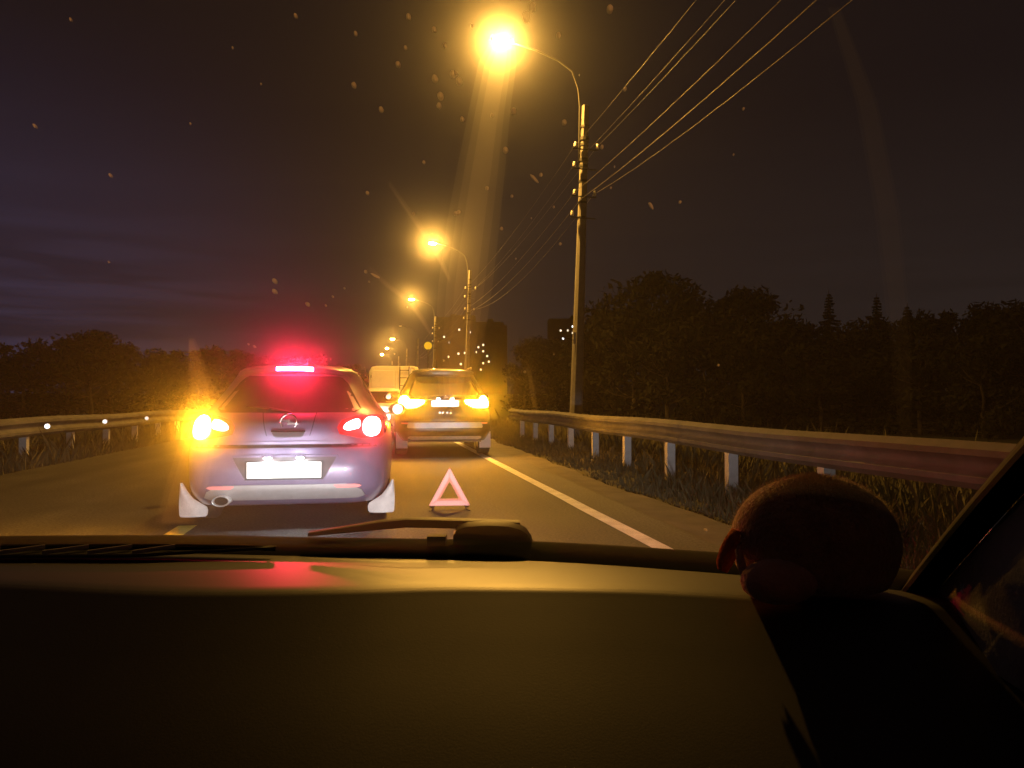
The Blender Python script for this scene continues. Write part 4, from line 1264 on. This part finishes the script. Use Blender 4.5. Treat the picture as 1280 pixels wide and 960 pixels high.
MB().box((CX, -0.4, 0.22), (1.66, 3.6, 0.06)).build('floor_pan', M['dash_dark'], OWN)
mb = MB()
rows = []
for y, z, w in ((1.14, 0.825, .80), (1.4, 0.785, .82), (1.75, 0.71, .82), (2.0, 0.63, .78), (2.12, 0.56, .72), (2.16, 0.48, .70)):
    rows.append([(CX + s * w, y - 0.13 * abs(s) ** 3 * (1 if y > 1.5 else 0), z - 0.05 * abs(s) ** 3) for s in np.linspace(-1, 1, 13)])
mb.grid(rows)
mb.build('bonnet', M['own_paint'], OWN, smooth=True)
bevel(MB().box((CX, 2.1, 0.36), (1.5, 0.16, 0.26)).build('front_bumper', M['own_paint'], OWN), 0.05)
for s in (-1, 1):
    bevel(MB().box((CX + s * 0.84, 1.45, 0.48), (0.06, 1.1, 0.42)).build('wing', M['own_paint'], OWN), 0.03)
    h = MB().lathe([(0, -0.02), (0.07, -0.02), (0.085, 0.02), (0.09, 0.06), (0.11, 0.07), (0.11, -0.1), (0, -0.1)], 'Y', (CX + s * 0.66, 2.12, 0.56), 20).build('headlight', M['chrome'], OWN, smooth='auto')
    MB().lathe([(0, 0.0), (0.06, 0.0)], 'Y', (CX + s * 0.66, 2.125, 0.56), 16).build('headlight_lens', M['head_lens'], h)
    ld_ = bpy.data.lights.new('headlight_beam', 'SPOT')
    ld_.energy = HEAD_W
    ld_.color = (1.0, 0.955, 0.93)
    ld_.spot_size = R(150)
    ld_.spot_blend = 0.9
    ld_.shadow_soft_size = 0.05
    # low beam photometry: sharp upper cut-off, most light just below it
    ld_.use_nodes = True
    n, l = ld_.node_tree.nodes, ld_.node_tree.links
    em = n["Emission"]
    t_ = n.new("ShaderNodeTexCoord"); sx_ = n.new("ShaderNodeSeparateXYZ")
    l.new(t_.outputs["Normal"], sx_.inputs[0])
    cr2 = n.new("ShaderNodeValToRGB")
    cr2.color_ramp.interpolation = 'EASE'
    mr_ = n.new("ShaderNodeMapRange")
    mr_.inputs["From Min"].default_value = -0.5; mr_.inputs["From Max"].default_value = 0.3
    l.new(sx_.outputs["Y"], mr_.inputs["Value"]); l.new(mr_.outputs["Result"], cr2.inputs["Fac"])
    e_ = cr2.color_ramp.elements
    def ps(v): return (v + 0.5) / 0.8
    e_[0].position = ps(-0.42); e_[0].color = (0.03,) * 3 + (1,)
    e_[1].position = ps(0.25); e_[1].color = (0.035,) * 3 + (1,)
    for p_, c_ in ((-0.2, 0.36), (-0.08, 0.7), (-0.02, 1.0), (0.015, 1.0), (0.045, 0.16), (0.1, 0.06)):
        q_ = e_.new(ps(p_)); q_.color = (c_, c_, c_, 1)
    cr3 = n.new("ShaderNodeValToRGB"); cr3.color_ramp.interpolation = 'EASE'
    ab_ = n.new("ShaderNodeMath"); ab_.operation = 'ABSOLUTE'
    l.new(sx_.outputs["X"], ab_.inputs[0]); l.new(ab_.outputs[0], cr3.inputs["Fac"])
    f_ = cr3.color_ramp.elements
    f_[0].position = 0.05; f_[0].color = (1, 1, 1, 1)
    f_[1].position = 0.75; f_[1].color = (0.04, 0.04, 0.04, 1)
    for p_, c_ in ((0.3, 0.75), (0.48, 0.3)):
        q_ = f_.new(p_); q_.color = (c_, c_, c_, 1)
    mu_ = n.new("ShaderNodeMath"); mu_.operation = 'MULTIPLY'
    l.new(cr2.outputs["Color"], mu_.inputs[0]); l.new(cr3.outputs["Color"], mu_.inputs[1])
    l.new(mu_.outputs[0], em.inputs["Strength"])
    lo_ = bpy.data.objects.new('headlight_beam', ld_); COL.objects.link(lo_)
    lo_.parent = h
    lo_.location = (CX + s * 0.66, 2.22, 0.56)
    lo_.rotation_euler = (R(90), 0, R(11))

# ------------------------------------------------------------------ the plush toy on the dash
def plush():
    c = pt(1016, 655, 0.765)
    zb = ZB + 0.008
    m = Matrix.Rotation(R(-YAW), 3, 'Z')
    g = empty('plush_toy', tuple(m @ Vector((c[0], c[1], zb))), R(-YAW))
    tag(g, 'round brown plush toy with an orange felt flap lying on the dashboard', 'soft toy')
    H = 0.112
    rows = []
    n = 28
    for i in range(17):
        t = i / 16
        z = 0.008 + (H - 0.008) * math.sin(t * math.pi / 2) ** 0.9 if i else 0.008
        k = max(0.0, 1 - ((z - 0.045) / (H - 0.045)) ** 2.15) ** (1 / 2.15) if z > 0.045 else 0.80 + 0.20 * math.sin(z / 0.045 * math.pi / 2)
        rows.append([(0.0815 * k * math.cos(a) * (1.0) + 0.004 * k * (z - .05) / .06 * 0, 0.070 * k * math.sin(a), z) for a in np.linspace(0, 2 * math.pi, n, endpoint=False)])
    mb = MB(); mb.grid(rows, True)
    mb.f.append(tuple(range(n)))
    body = mb.build('body', M['plush'], g, smooth=True)
    fz = MB()
    rf = random.Random(8)
    for _ in range(9000):
        a = rf.uniform(0, 6.283); i = rf.randint(3, 15); f_ = rf.random()
        p = Vector(rows[i][0]).lerp(Vector(rows[i + 1][0]), f_)
        r_ = p.x / 0.0815
        q = Vector((0.0815 * r_ * math.cos(a), 0.070 * r_ * math.sin(a), p.z))
        nn = Vector((math.cos(a), math.sin(a), 0.25 + 1.6 * max(0, p.z - 0.05) / 0.06)).normalized()
        tv = Vector((-math.sin(a), math.cos(a), 0)) * 0.0005
        tip = q + nn * rf.uniform(0.002, 0.0048) + Vector((rf.gauss(0, .0012), rf.gauss(0, .0012), rf.gauss(0, .0012)))
        fz.add([q - tv, q + tv, tip], [(0, 1, 2)])
    tag(fz.build('pile', M['plush'], body, recalc=False), kind='stuff')
    # pale muzzle at the lower left, facing the seats
    mz = MB()
    rr = []
    for i in range(9):
        t = math.pi * i / 8
        rr.append([(-0.054 + 0.036 * math.sin(t) * math.cos(a), -0.052 + 0.026 * math.sin(t) * math.sin(a), 0.020 + 0.021 * math.cos(t)) for a in np.linspace(0, 2 * math.pi, 14, endpoint=False)])
    mz.grid(rr, True)
    mz.build('muzzle', M['plush_pale'], g, smooth=True)
    fl = MB()
    pr = [(-0.079, -0.012, 0.060, .012), (-0.085, -0.014, 0.051, .014), (-0.091, -0.015, 0.040, .014), (-0.096, -0.016, 0.029, .012), (-0.0975, -0.016, 0.022, .007)]
    f_ = [[(x - w * .5, y + w * 0.2, z + w * .2), (x, y - 0.003, z), (x + w * .5, y - w * 0.2, z - w * .2)] for x, y, z, w in pr]
    b_ = [[(x + .0025, y + .002, z - .001) for x, y, z in r] for r in f_]
    fl.grid(f_); fl.grid(b_); fl.grid([loop_of(f_), loop_of(b_)], True)
    fl.build('felt_flap', M['felt'], g, smooth=True)
    MB().tube([(-0.080, -0.026, 0.058), (-0.085, -0.03, 0.044), (-0.083, -0.036, 0.03), (-0.078, -0.04, 0.016), (-0.068, -0.046, 0.004)], [0.002, 0.0035, 0.0045, 0.0045, 0.003], 8).build('piping', M['plush_pale'], g, smooth=True)
plush()

# ------------------------------------------------------------------ grass and weeds
def grass(name, n, region, hmin, hmax, seed):
    rnd = random.Random(seed)
    mb = MB()
    for _ in range(n):
        x, y = region(rnd)
        xw = x + bend(y)
        if noise.noise(Vector((xw * 0.9, y * 0.9, 5))) < -0.1 and rnd.random() < 0.7: continue
        z = ground_z(xw, y) - 0.01
        a = rnd.uniform(0, 6.28); h = rnd.uniform(hmin, hmax) * (min(1, max(0.25, (abs(x) - 2.75) / 0.9)) if x > 0 else 1) * (1.7 if rnd.random() < 0.04 else 1) * (0.7 + 0.6 * (0.5 + noise.noise(Vector((xw * .5, y * .5, 9)))))
        w = 0.004 + 0.004 * rnd.random() + 0.0006 * y
        lx, ly = rnd.gauss(0, .3) * h, rnd.gauss(0, .3) * h
        dx, dy = w * math.cos(a), w * math.sin(a)
        mb.add([(xw - dx, y - dy, z), (xw + dx, y + dy, z), (xw + lx * .45 + dx * .6, y + ly * .45, z + h * .6), (xw + lx, y + ly, z + h)], [(0, 1, 2), (0, 2, 3)])
    return tag(mb.build(name, M['grass'], None, recalc=False), kind='stuff')
def right_region(r):
    y = 4 + 26 * r.random() ** 1.3
    return (2.72 + 0.5 * r.random() + 2.9 * r.random() ** 0.9 if r.random() < 0.85 else 6 + 4 * r.random()), y
def left_region(r):
    return -5.45 - 2.6 * r.random(), 8 + 34 * r.random() ** 1.2
grass('grass_right', 46000, right_region, 0.05, 0.22, 1)['kind'] = 'stuff'
grass('grass_left', 30000, left_region, 0.10, 0.38, 2)['kind'] = 'stuff'
def field_region(r):
    return 6.0 + 16 * r.random() ** 1.2, 2 + 40 * r.random()
grass('grass_field', 30000, field_region, 0.18, 0.6, 4)
for n_, o in enumerate([o for o in bpy.data.objects if o.name.startswith('grass_')]): o.name = 'grass'
